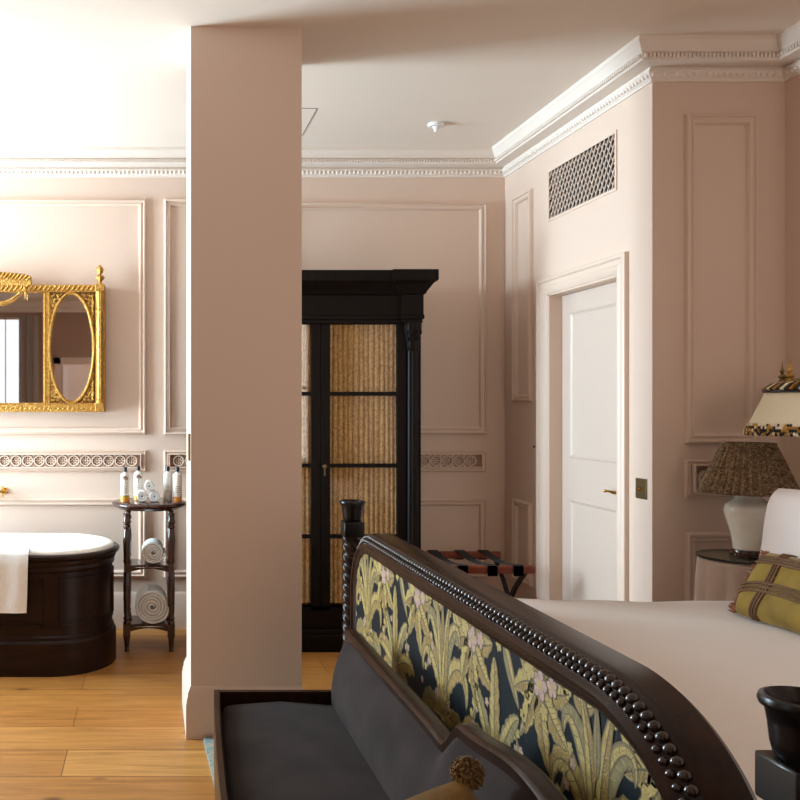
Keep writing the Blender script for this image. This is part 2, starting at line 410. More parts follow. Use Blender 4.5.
# door wall panels
DW = dict(o=(XD, 0, 0), u=(0, 1, 0), n=(-1, 0, 0))
trim(panel_frame(MB(), u0=5.37, u1=5.64, z0=1.49, z1=2.79, **DW))
trim(panel_frame(MB(), u0=5.37, u1=5.64, z0=.36, z1=.87, **DW))
# recess wall panels
RW = dict(o=(0, YF, 0), u=(1, 0, 0), n=(0, -1, 0))
trim(panel_frame(MB(), u0=2.488, u1=2.822, z0=1.285, z1=2.815, **RW))
trim(panel_frame(MB(), u0=2.488, u1=2.822, z0=.335, z1=.872, **RW))
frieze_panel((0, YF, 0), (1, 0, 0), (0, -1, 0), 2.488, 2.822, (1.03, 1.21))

# door with architrave
arch = [(0, 0), (0, .022), (.012, .030), (.022, .030), (.030, .020), (.050, .018), (.060, .024), (.070, .022), (.092, .012), (.100, 0)]
m = MB(); rows = []
for wd, h in arch:
    x = XD - h
    rows.append([(x, D1 + .11 - wd, 0), (x, D1 + .11 - wd, DZ + .095 - wd), (x, D0 - .10 + wd, DZ + .095 - wd), (x, D0 - .10 + wd, 0)])
m.grid(rows); m.cap([r[0] for r in rows]); m.cap([r[-1] for r in rows])
m.box(XD, XD + W, D1 - .012, D1 + .001, 0, DZ); m.box(XD, XD + W, D0 - .001, D0 + .012, 0, DZ); m.box(XD, XD + W, D0, D1, DZ - .012, DZ + .001)
trim(m)
m = MB(); XP = XD + .075
m.box(XP, XP + .04, D0 + .014, D1 - .014, .006, DZ - .014)
for z0, z1 in ((1.165, 2.0), (.20, .93)):
    panel_frame(m, (XP, 0, 0), (0, 1, 0), (-1, 0, 0), 4.53, 5.05, z0, z1, prof=[(0, 0), (.0, .006), (.008, .009), (.016, .003), (.024, 0)])
dr = struct('door_1', m, DOORP, bevel=.0015)
m = MB(); m.lathe(0, 0, [(0, 0), (.024, 0), (.024, .006), (.012, .010), (.009, .045), (.0, .046)], 20)
v = [(XP - z, 4.475 + x, 1.018 + y) for x, y, z in m.v]; m.v = v
m.tube([(XP - .042, 4.475, 1.018), (XP - .046, 4.495, 1.018), (XP - .046, 4.535, 1.020), (XP - .044, 4.585, 1.018)], [.009, .009, .007, .006], 10)
m.sphere((XP - .044, 4.586, 1.018), .009, 10, 6)
m.build('door_handle', BRASS, dr, label='brass lever handle')

# vent grille: diagonal lattice
m = MB(); x0 = XD + .004; cell = .052
def clipseg(y0, z0, y1, z1):
    a, b = 0.0, 1.0; dy = y1 - y0; dz = z1 - z0
    for p, q in ((-dy, y0 - V0), (dy, V1 - y0), (-dz, z0 - VZ0), (dz, VZ1 - z0)):
        if abs(p) < 1e-9:
            if q < 0: return None
        else:
            t = q / p
            if p < 0: a = max(a, t)
            else: b = min(b, t)
    return (a, b) if a < b else None
hh = VZ1 - VZ0; sl = .68
for sgn in (1, -1):
    y = V0 - 1.0
    while y < V1 + 1.0:
        ya, yb = (y, y + hh * sl) if sgn > 0 else (y + hh * sl, y)
        c = clipseg(ya, VZ0, yb, VZ1)
        if c:
            pa = (x0 + .003 * sgn, ya + (yb - ya) * c[0], VZ0 + hh * c[0]); pb = (x0 + .003 * sgn, ya + (yb - ya) * c[1], VZ0 + hh * c[1])
            m.tube([pa, pb], .0036, 5)
        y += cell * .82
vt = thing('vent_grille', 'rectangular diamond-lattice ventilation grille high on the white wall above the door', 'vent', (XD, (V0 + V1) / 2, VZ0))
m.build('lattice', TRIMP, vt)
m = panel_frame(MB(), (XD, 0, 0), (0, 1, 0), (-1, 0, 0), V0 - .014, V1 + .014, VZ0 - .014, VZ1 + .014, prof=[(0, 0), (.0, .005), (.014, .005), (.014, -.012)])
m.build('frame', TRIMP, vt)
MB().box(XD + .05, XD + .055, V0, V1, VZ0, VZ1).build('backing', BLACK, vt, label='black void behind the lattice')

# switches, knob, detector, hatch
m = MB().box(XD - .006, XD, 4.14, 4.232, 1.018, 1.115)
sw = m.build('light_switch', OLDBR, origin=(XD, 4.186, 1.018), bevel=.002, label='square aged brass dimmer switch plate beside the door', cat='switch')
m = MB(); m.lathe(0, 0, [(0, 0), (.010, 0), (.009, .014), (0, .015)], 14); m.v = [(XD - .006 - z, 4.186 + x, 1.067 + y) for x, y, z in m.v]
m.build('dial', BRASS, sw)
m = MB().box(CX0 - .010, CX0, 3.91, 3.99, 1.215, 1.335)
sp = m.build('light_switch', OLDBR, origin=(CX0, 3.95, 1.215), bevel=.002, label='brass switch plate seen edge-on on the left face of the column', cat='switch')
m = MB(); m.lathe(0, 0, [(0, 0), (.007, 0), (.006, .008), (.0, .009)], 12); m.v = [(XD - z, 5.385 + x, 1.245 + y) for x, y, z in m.v]
m.v = [(x, y - .03, z - .03) for x, y, z in m.v]
m.build('wall_hook', OLDBR, label='tiny dark knob on the wall between the corner and the door frame', cat='hook')
m = MB(); m.lathe(1.69, 5.20, [(.0, ZC - .028), (.018, ZC - .028), (.022, ZC - .020), (.045, ZC - .018), (.048, ZC)], 24)
sd = m.build('smoke_detector', WHITEP, label='small white round sprinkler head on the ceiling above the wardrobe', cat='smoke detector')
m = MB(); m.lathe(1.69, 5.20, [(.012, ZC - .05), (.013, ZC - .028)], 12); m.build('nozzle', WHITEP, sd)
m = MB(); hx0, hx1, hy0, hy1 = .45, .94, 4.93, 5.42
for a in ((hx0, hx1, hy0, hy0 + .004), (hx0, hx1, hy1 - .004, hy1), (hx0, hx0 + .004, hy0, hy1), (hx1 - .004, hx1, hy0, hy1)): m.box(*a, ZC - .002, ZC + .001)
trim(m, GIMP)

# windows of the left wall
for i, (a, b) in enumerate(wins):
    m = MB(); f = .05
    m.box(XL - .11, XL - .05, a, a + f, WZ0, WZ1); m.box(XL - .11, XL - .05, b - f, b, WZ0, WZ1)
    m.box(XL - .11, XL - .05, a, b, WZ0, WZ0 + f); m.box(XL - .11, XL - .05, a, b, WZ1 - f, WZ1); m.box(XL - .10, XL - .06, a, b, 1.68, 1.73)
    m.box(XL - .095, XL - .075, (a + b) / 2 - .012, (a + b) / 2 + .012, WZ0, WZ1)
    wf = struct('window_%d' % (i + 1), m, DOORP)
    MB().box(XL - .086, XL - .084, a + f, b - f, WZ0 + f, WZ1 - f).build('pane', PANE, wf)
    trim(panel_frame(MB(), (XL, 0, 0), (0, 1, 0), (1, 0, 0), a - .1, b + .1, WZ0 - .1, WZ1 + .1, scale=2))
m = MB(); m.box(-2.55, -2.52, YR - .1, YR - .04, .3, 2.9); m.box(-2.09, -2.06, YR - .1, YR - .04, .3, 2.9); m.box(-2.55, -2.06, YR - .1, YR - .04, .3, .34); m.box(-2.55, -2.06, YR - .1, YR - .04, 2.86, 2.9); m.box(-2.31, -2.30, YR - .1, YR - .04, .3, 2.9)
wf = struct('window_3', m, DOORP)  # opening added so the mirror reflects a bright strip of sky
MB().box(-2.52, -2.09, YR - .075, YR - .073, .34, 2.86).build('pane', PANE, wf)
m = MB(); m.box(1.0, 1.05, YR - .1, YR - .04, .6, 2.9); m.box(2.35, 2.4, YR - .1, YR - .04, .6, 2.9); m.box(1.0, 2.4, YR - .1, YR - .04, .6, .65); m.box(1.0, 2.4, YR - .1, YR - .04, 2.85, 2.9); m.box(1.0, 2.4, YR - .09, YR - .05, 1.73, 1.77)
wf = struct('window_4', m, DOORP)  # invented window, added to let the rear fill light in
MB().box(1.05, 2.35, YR - .075, YR - .073, .65, 2.85).build('pane', PANE, wf)
# rear doorway seen only in the mirror
m = MB(); m.box(RD0 - .10, RD0, YR, YR + .03, 0, 2.25); m.box(RD1, RD1 + .10, YR, YR + .03, 0, 2.25); m.box(RD0 - .1, RD1 + .1, YR, YR + .03, 2.15, 2.25)
trim(m)
m = MB(); m.box(RD0, RD0 + .04, YR - .85, YR - .02, .01, 2.13); struct('door_2', m, DOORP)

# ------------------------------------------------------------ drapes behind the camera (the mirror shows them)
def drape(x0, x1, y, z0, z1, amp, pitch, name, mt, label):
    m = MB(); n = int((x1 - x0) / pitch * 8); rows = []
    for z in (z0, (z0 + z1) / 2, z1):
        rows.append([(x0 + (x1 - x0) * k / n, y + amp * math.sin(2 * PI * k / 8 + .4 * math.sin(k * .17)), z) for k in range(n + 1)])
    rows2 = [[(p[0], p[1] + .004, p[2]) for p in r] for r in rows]
    m.grid(rows); m.grid(rows2); m.grid([rows[0], rows2[0]]); m.grid([rows[-1], rows2[-1]]); m.grid([[r[0] for r in rows], [r[0] for r in rows2]]); m.grid([[r[-1] for r in rows], [r[-1] for r in rows2]])
    return m.build(name, mt, smooth=60, label=label, cat='curtain')
drape(-2.05, -1.75, YR + .10, .02, 2.9, .035, .10, 'curtain', DRAPE, 'grey curtain reflected in the gilt mirror, beside the bright narrow window')

# ------------------------------------------------------------ wardrobe
WX0, WX1, WY = 0.42, 1.62, 5.24
wc = (WX0 + WX1) / 2
wd = thing('wardrobe', 'tall black glazed wardrobe with gold curtains, cornice and fluted corner columns, behind the column', 'wardrobe', (wc, 5.5, 0))
m = MB(); YBk = 5.775
m.box(WX0, WX0 + .04, WY + .03, YBk, .0, 2.0); m.box(WX1 - .04, WX1, WY + .03, YBk, 0, 2.0); m.box(WX0, WX1, YBk - .02, YBk, 0, 2.0)
m.box(WX0, WX1, WY + .02, YBk, .06, .24); m.box(WX0, WX1, WY + .02, YBk, 1.955, 2.0)
m.box(WX0 + .0, WX0 + .135, WY + .02, WY + .06, .2, 1.96); m.box(WX1 - .135, WX1, WY + .02, WY + .06, .2, 1.96)
m.build('carcass', EBONY, wd, bevel=.002)
m = MB(); m.box(WX0 - .02, WX1 + .0, WY - .02, YBk - .02, 0, .10); m.box(WX0 - .012, WX1 - .0, WY - .012, YBk - .02, .10, .13)
m.build('plinth', EBONY, wd, bevel=.004)
m = MB()   # entablature + cornice, breaking forward over the corner columns
pr = [(-.005, 1.955), (-.005, 1.975), (.004, 1.98), (.004, 2.0), (0, 2.005), (0, 2.12), (.012, 2.128), (.016, 2.14), (.030, 2.16), (.046, 2.185), (.066, 2.198), (.068, 2.205), (.068, 2.262), (-.1, 2.262)]
brk = .03
path = [(WX0, YBk - .02), (WX0, WY - brk), (WX0 + .13, WY - brk), (WX0 + .13, WY), (WX1 - .13, WY), (WX1 - .13, WY - brk), (WX1, WY - brk), (WX1, YBk - .02)]
rows = [[(p[0], p[1], z) for p in offset_path(path, d)] for d, z in pr]
m.grid(rows); m.cap([r[0] for r in rows]); m.cap([r[-1] for r in rows]); m.box(WX0, WX1, WY + .01, YBk - .02, 1.96, 2.255)
m.build('cornice', EBONY, wd, smooth=25)
for cx in (WX0 + .055, WX1 - .055):
    m = MB(); fl = lambda a, z: 1 - .07 * abs(math.cos(6 * a))
    m.lathe(cx, WY + .0, [(.034, .24), (.031, 1.80)], 72, fn=fl)
    m.lathe(cx, WY, [(.045, .13), (.046, .18), (.040, .19), (.042, .21), (.037, .225), (.036, .24)], 24)
    co = m.build('corner_column', EBONY, wd, smooth=40)
    m = MB(); m.lathe(cx, WY, [(.034, 1.79), (.038, 1.80), (.034, 1.81), (.036, 1.84), (.046, 1.90), (.050, 1.91), (.050, 1.950), (.046, 1.96)], 48, fn=lambda a, z: 1 + .05 * math.cos(8 * a))
    for k in range(10):
        a = 2 * PI * k / 10
        for z, r in ((1.86, .040), (1.90, .047)): m.sphere((cx + r * math.cos(a), WY + r * math.sin(a), z), (.008, .008, .014), 8, 5)
    m.build('capital', EBONY, co)
YD = WY + .012
def wdoor(a, b, hside):
    m = MB(); st = .054
    m.box(a, a + st, YD, YD + .03, .26, 1.95); m.box(b - st, b, YD, YD + .03, .26, 1.95)
    m.box(a, b, YD, YD + .03, .26, .268); m.box(a, b, YD, YD + .03, 1.952, 1.955)
    m.box(a + st, b - st, YD, YD + .03, .14, .268)
    d = m.build('door', EBONY, wd, bevel=.002)
    m = MB()
    for z in (1.535, 1.106, .683): MB().box(a + st - .002, b - st + .002, YD + .004, YD + .016, z - .012, z + .012).build('glazing_bar', EBONY, d, bevel=.001)
    MB().box(a + st, b - st, YD + .019, YD + .021, .27, 1.95).build('pane', PANE, d)
    m = MB(); n = 420; rows = []; w_ = b - a - 2 * st + .02
    random.seed(int(a * 100))
    ph = [0]
    while len(ph) <= n: ph.append(ph[-1] + random.uniform(.7, 1.35))
    am = [random.uniform(.6, 1.15) for _ in range(n + 1)]
    for zi in range(9):
        z = .28 + (1.95 - .28) * zi / 8; row = []
        for k in range(n + 1):
            p_ = ph[k] * 2 * PI * 13 / n
            row.append((a + st - .01 + w_ * k / n + .003 * math.sin(zi * .7 + k * .05), YD + .050 - (.020 + .002 * math.sin(zi * 1.1 + k * .04)) * abs(math.sin(p_ / 2)) ** (.55 - .02 * zi), z))
        rows.append(row)
    m.grid(rows); r2 = [[(p[0], p[1] + .003, p[2]) for p in r] for r in rows]; m.grid(r2)
    m.grid([rows[-1], r2[-1]]); m.grid([rows[0], r2[0]])
    m.build('curtain', CURT, d, smooth=80, label='gathered gold curtain behind the glass')
    if hside:
        m = MB(); m.lathe(0, 0, [(0, 0), (.013, 0), (.013, .004), (.006, .008), (.008, .020), (0, .022)], 14); hx = a + .02
        m.v = [(hx + x, YD - z, 1.10 + y) for x, y, z in m.v]; m.box(hx - .004, hx + .004, YD - .006, YD, 1.045, 1.09)
        m.build('keyhole_plate', OLDBR, d)
wdoor(WX0 + .135 - .045, wc - .002, False)
wdoor(wc + .002, WX1 - .135 + .045, True)

# ------------------------------------------------------------ bathtub
TCY, TR = 5.11, .37
TXL, TXR = -1.75, -0.567
def stad(s, off):
    """point on the tub outline at arc length s (from back-left, clockwise over the right end), pushed out by off"""
    L = TXR - TXL; A = PI * TR
    s = s % (2 * L + 2 * A)
    if s < L: return (TXL + s, TCY + TR + off)
    s -= L
    if s < A:
        a = PI / 2 - s / TR; return (TXR + (TR + off) * math.cos(a), TCY + (TR + off) * math.sin(a))
    s -= A
    if s < L: return (TXR - s, TCY - TR - off)
    s -= L; a = -PI / 2 - s / TR
    return (TXL + (TR + off) * math.cos(a), TCY + (TR + off) * math.sin(a))
PER = 2 * (TXR - TXL) + 2 * PI * TR
NS = 120
def tubrows(prof): return [[(*stad(PER * k / NS, d), z) for k in range(NS)] for d, z in prof]
tub = thing('bathtub', 'dark mahogany-panelled bathtub with white enamel basin at the left', 'bathtub', ((TXL + TXR) / 2, TCY, 0))
m = MB(); rr = tubrows([(0, 0), (0, .175), (-.006, .185), (-.012, .19), (-.012, .205), (-.022, .215), (-.022, .555), (-.012, .562), (-.008, .575), (-.012, .588), (-.006, .594), (0, .606), (0, .618), (.014, .626), (.020, .636), (.020, .648), (.010, .654), (-.03, .654)])
m.grid(rr, closed_u=True); m.cap(rr[0])
m.build('body', TUBW, tub, smooth=30)
def stbox(m, s0, s1, z0, z1, d0, d1):
    n = max(1, int((s1 - s0) / .03)); rows = []
    for d, z in ((d0, z0), (d1, z0), (d1, z1), (d0, z1)): rows.append([(*stad(s0 + (s1 - s0) * k / n, d), z) for k in range(n + 1)])
    m.grid(rows, closed_v=True); m.cap([r[0] for r in rows]); m.cap([r[-1] for r in rows])
L0 = TXR - TXL; A0 = PI * TR
sstart = L0 + A0
edges = [L0 + .03, L0 + A0 / 2 , sstart - .035, sstart + .55, sstart + 1.15]
for a, b in zip(edges[:-1], edges[1:]):
    m = MB(); a += .045; b -= .045; z0, z1 = .262, .525
    for w_, h in ((0, .010), (.012, .005)):
        stbox(m, a + w_, b - w_, z0 + w_, z0 + w_ + .012, -.023, -.022 + h); stbox(m, a + w_, b - w_, z1 - w_ - .012, z1 - w_, -.023, -.022 + h)
        stbox(m, a + w_, a + w_ + .012, z0 + w_, z1 - w_, -.023, -.022 + h); stbox(m, b - w_ - .012, b - w_, z0 + w_, z1 - w_, -.023, -.022 + h)
    m.build('side_panel', TUBW, tub)
m = MB(); rr = tubrows([(-.018, .650), (-.010, .656), (-.012, .668), (-.022, .676), (-.045, .676), (-.062, .664), (-.075, .60), (-.10, .35), (-.16, .24), (-.30, .21)])
m.grid(rr, closed_u=True); m.cap(rr[-1]); m.build('basin', ENAMEL, tub, smooth=60)
# towel over the rim
m = MB(); yo = TCY - TR
path = [(yo + .085, .44), (yo + .062, .58), (yo + .052, .66), (yo + .040, .686), (yo + .010, .688), (yo - .018, .676), (yo - .030, .655), (yo - .032, .60), (yo - .034, .50), (yo - .036, .42), (yo - .038, .355)]
def tw(off):
    rows = []
    for i, (y, z) in enumerate(path):
        out = off * (1 if i < 3 else -1)
        dy = off if i < 3 else (-off if i > 5 else 0); dz = off if 2 < i < 7 else 0
        rows.append([(-1.05 + .40 * k / 20 - .010 * max(0, (i - 5)) / 5 * (1 if k > 10 else -.2), y + dy + (.003 * math.sin(k * .9 + i * .2) if i > 6 else 0), z + dz) for k in range(21)])
    return rows
a = tw(0); b = tw(.008); m.grid(a); m.grid(b)
m.grid([a[0], b[0]]); m.grid([a[-1], b[-1]]); m.grid([[r[0] for r in a], [r[0] for r in b]]); m.grid([[r[-1] for r in a], [r[-1] for r in b]])
m.build('bath_towel', TOWEL, smooth=70, label='white towel draped over the front rim of the bathtub', cat='towel', origin=(-.82, yo, .688))
# tap
TPX = -1.045
tp = thing('bath_tap', 'brass wall-mounted bath tap above the back rim of the tub', 'tap', (TPX, YB, .90))
m = MB(); m.tube([(TPX, YB, .90), (TPX, 5.55, .90), (TPX, 5.46, .90), (TPX, 5.43, .87)], .013, 12); m.tube([(TPX, YB, .90), (TPX, YB - .012, .90)], .03, 18)
m.build('spout', BRASS, tp)
for s_ in (-1, 1):
    m = MB(); x = TPX + s_ * .085
    m.tube([(x, YB, .905), (x, YB - .012, .905)], .022, 18); m.tube([(x, YB, .905), (x, YB - .07, .905)], .010, 12)
    m.tube([(x - .036, YB - .065, .905), (x + .036, YB - .065, .905)], .008, 10); m.tube([(x, YB - .065, .869), (x, YB - .065, .941)], .006, 10)
    m.build('handle', BRASS, tp)

# ------------------------------------------------------------ round side table with bottles and towels
TX, TY, TZ = -.006, 5.36, .886
tb = thing('side_table', 'round two-shelf dark mahogany side table holding bottles and rolled towels', 'table', (TX, TY, 0))
m = MB(); m.lathe(TX, TY, [(0, TZ - .045), (.185, TZ - .045), (.195, TZ - .038), (.205, TZ - .034), (.218, TZ - .028), (.226, TZ - .018), (.226, TZ - .010), (.216, TZ - .002), (.206, TZ), (0, TZ)], 64, cap=False)
m.build('tabletop', TABW, tb, smooth=30)
hx, hy = .132, .12
for sx in (-1, 1):
    for sy in (-1, 1):
        m = MB(); x, y = TX + sx * hx, TY + sy * hy
        m.lathe(x, y, [(.012, 0), (.016, .005), (.012, .012), (.016, .06), (.020, .085), (.020, .09)], 16)
        m.box(x - .022, x + .022, y - .022, y + .022, .088, .165)
        m.lathe(x, y, [(.020, .165), (.023, .175), (.018, .185), (.022, .20), (.017, .21), (.020, .24), (.0225, .36), (.021, .47), (.018, .475)], 16)
        m.box(x - .017, x + .017, y - .017, y + .017, .475, .525)
        m.lathe(x, y, [(.018, .525), (.022, .535), (.020, .56), (.024, .66), (.019, .72), (.016, .73), (.024, .742), (.016, .755), (.023, .765), (.023, .778), (.018, .79), (.022, .823)], 16)
        m.build('leg', TABW, tb, smooth=40)
def shelf(z, t):
    m = MB(); pts = []
    k = 14
    cs = [(TX - hx, TY - hy), (TX + hx, TY - hy), (TX + hx, TY + hy), (TX - hx, TY + hy)]
    for i in range(4):
        a = Vector(cs[i]); b = Vector(cs[(i + 1) % 4]); c = Vector((TX, TY))
        for q in range(k):
            u = q / k; p = a.lerp(b, u); p = p + (c - p).normalized() * .03 * math.sin(PI * u); pts.append((p.x, p.y))
    lo = [(p[0], p[1], z - t) for p in pts]; hi = [(p[0], p[1], z) for p in pts]
    m.grid([lo, hi], closed_u=True); m.cap(lo); m.cap(hi)
    # arched apron under the shelf front
    for yy in (TY - hy, TY + hy):
        a = []; b = []
        for q in range(13):
            u = q / 12; x = TX - hx + 2 * hx * u; a.append((x, z - t)); b.append((x, z - t - .030 + .026 * math.sin(PI * u)))
        r = [[(x, yy - .008, zz) for x, zz in a], [(x, yy - .008, zz) for x, zz in b], [(x, yy + .008, zz) for x, zz in b], [(x, yy + .008, zz) for x, zz in a]]
        m.grid(r, closed_v=True)
    m.build('shelf', TABW, tb, smooth=40)
shelf(.512, .014); shelf(.160, .016)

def roll(name, c, R, length, turns, th, label, squash=1.0, group=None, yaw=0):
    """rolled towel, axis along y; c = centre of its front end"""
    m = MB(); n = int(turns * 28); A = []; B = []
    for k in range(n + 1):
        t = k / n; a = 2 * PI * turns * t; ri = .03 * R + (R - .03 * R - th) * t
        wob = 1 + .02 * math.sin(a * 2.3)
        A.append((ri * wob * math.cos(a), ri * wob * math.sin(a) * squash)); ro = ri + th * .80; B.append((ro * wob * math.cos(a), ro * wob * math.sin(a) * squash))
    mid = [((p[0] + q[0]) / 2, (p[1] + q[1]) / 2) for p, q in zip(A, B)]
    def ring(y, s):   # s shrinks wall thickness near the ends for rounded folds
        rows = []
        return [(mid[i][0] + (A[i][0] - mid[i][0]) * s, y, mid[i][1] + (A[i][1] - mid[i][1]) * s) for i in range(n + 1)], [(mid[i][0] + (B[i][0] - mid[i][0]) * s, y, mid[i][1] + (B[i][1] - mid[i][1]) * s) for i in range(n + 1)]
    e = th * .5; st = [(0, .35), (e * .4, .8), (e, 1), (length - e, 1), (length - e * .4, .8), (length, .35)]
    innr = []; outr = []
    for y, s_ in st:
        i_, o_ = ring(y, s_); innr.append(i_); outr.append(o_)
    m.grid(innr); m.grid(outr); m.grid([innr[0], outr[0]]); m.grid([innr[-1], outr[-1]])
    m.grid([[r[-1] for r in innr], [r[-1] for r in outr]]); m.grid([[r[0] for r in innr], [r[0] for r in outr]])
    cy, sy = math.cos(yaw), math.sin(yaw)
    m.v = [(c[0] + x * cy - y * sy, c[1] + x * sy + y * cy, c[2] + z) for x, y, z in m.v]
    return m.build(name, TOWEL, smooth=60, label=label, cat='towel', group=group)
roll('rolled_towel', (.012, 5.225, .160 + .108), .112, .24, 5, .0205, 'large rolled white towel on the bottom shelf of the side table')
roll('rolled_towel', (.018, 5.25, .512 + .074), .080, .20, 4, .0185, 'medium rolled white towel on the middle shelf of the side table', squash=.92)
roll('rolled_washcloth', (-.048, 5.26, TZ + .038), .038, .11, 3, .011, 'small rolled white washcloth on the table top, lower left of the three', group='three rolled washcloths on the side table')
roll('rolled_washcloth', (.026, 5.26, TZ + .036), .036, .11, 3, .011, 'small rolled white washcloth on the table top, lower right of the three', group='three rolled washcloths on the side table')
roll('rolled_washcloth', (-.004, 5.255, TZ + .099), .035, .11, 3, .011, 'small rolled white washcloth perched on top of the other two', squash=1.05, group='three rolled washcloths on the side table')

def bottle(x, y, label, liquid, palm):
    b = thing('toiletry_bottle', label, 'bottle', (x, y, TZ), group='toiletry bottles on the side table')
    m = MB(); m.lathe(x, y, [(.0, TZ + .001), (.025, TZ + .001), (.027, TZ + .004), (.027, TZ + .158), (.024, TZ + .168), (.010, TZ + .176), (.009, TZ + .182)], 24)
    m.build('bottle_body', BOTTLE, b, smooth=40)
    m = MB(); m.lathe(x, y, [(.011, TZ + .180), (.012, TZ + .181), (.012, TZ + .206), (.010, TZ + .209)], 18); m.build('cap', BLKPL, b)
    if liquid:
        m = MB(); m.lathe(x, y, [(.0276, TZ + .003), (.0276, TZ + .030)], 24, cap=False)
        if liquid == 2: m.lathe(x, y, [(.0276, TZ + .030), (.0276, TZ + .040)], 24, mi=1, cap=False)
        m.build('liquid', [AMBER, GREEN], b)
    m = MB()
    def lab(a0, a1, z0, z1):
        n = 6; R_ = .0277
        m.grid([[(x + R_ * math.sin(a0 + (a1 - a0) * k / n), y - R_ * math.cos(a0 + (a1 - a0) * k / n), z) for k in range(n + 1)] for z in (TZ + z0, TZ + z1)])
    for q in range(4): lab(-.5 + .1 * (q % 2), .5 - .1 * (q % 2), .055 + .012 * q, .058 + .012 * q)
    if palm:
        lab(-.06, .06, .105, .140)
        for q in range(7):
            a = PI * q / 6; lab(min(0, .8 * math.cos(a)), max(0.05, .8 * math.cos(a)), .135 + .016 * math.sin(a), .141 + .016 * math.sin(a))
    m.build('print', PRINT, b)
bottle(-.150, 5.30, 'leftmost bottle on the side table, green tint over an amber base', 2, True)
bottle(-.072, 5.40, 'second bottle from the left, palm print and amber base, behind the washcloths', 1, True)
bottle(.108, 5.36, 'tall plain pale bottle to the right of the washcloths, no amber base', 0, False)
bottle(.165, 5.30, 'rightmost bottle on the side table, amber base, nearest the column', 1, False)

# ------------------------------------------------------------ gilt mirror
MC = -1.138; MY = 5.72
mr = thing('wall_mirror', 'ornate gilt triptych mirror with oval side glasses hanging over the bathtub', 'mirror', (MC, YB, 1.424))
m = MB()
m.box(MC - .845, MC + .845, MY + .025, YB - .001, 1.424, 2.245)
m.build('backing', GOLDD, mr)
m = MB()
m.box(MC - .845, MC + .845, MY - .005, MY + .03, 1.424, 1.482); m.box(MC - .845, MC + .845, MY - .005, MY + .03, 2.203, 2.25)
for s_ in (-1, 1):
    m.box(min(MC + s_ * .443, MC + s_ * .485), max(MC + s_ * .443, MC + s_ * .485), MY, MY + .03, 1.48, 2.21)
    m.box(min(MC + s_ * .782, MC + s_ * .845), max(MC + s_ * .782, MC + s_ * .845), MY + .005, MY + .03, 1.48, 2.21)
for k in range(110):
    x = MC - .84 + 1.68 * k / 109
    m.sphere((x, MY - .006, 1.478), .0065, 6, 4); m.sphere((x, MY - .006, 2.206), .005, 6, 4)
    if k % 2 == 0:
        m.tube([(x - .010, MY - .006, 2.215), (x + .010, MY - .009, 2.242)], .006, 6)
        m.tube([(x - .010, MY - .006, 1.44), (x, MY - .009, 1.452), (x + .010, MY - .006, 1.44)], .004, 5)
for s_ in (-1, 1):
    for k in range(60):
        z = 1.49 + .705 * k / 59; m.sphere((MC + s_ * .455, MY - .002, z), .005, 6, 4)
m.build('frame', GOLD, mr)
MB().box(MC - .443, MC + .443, MY + .018, MY + .024, 1.482, 2.205).build('mirror_glass', MIRROR, mr)
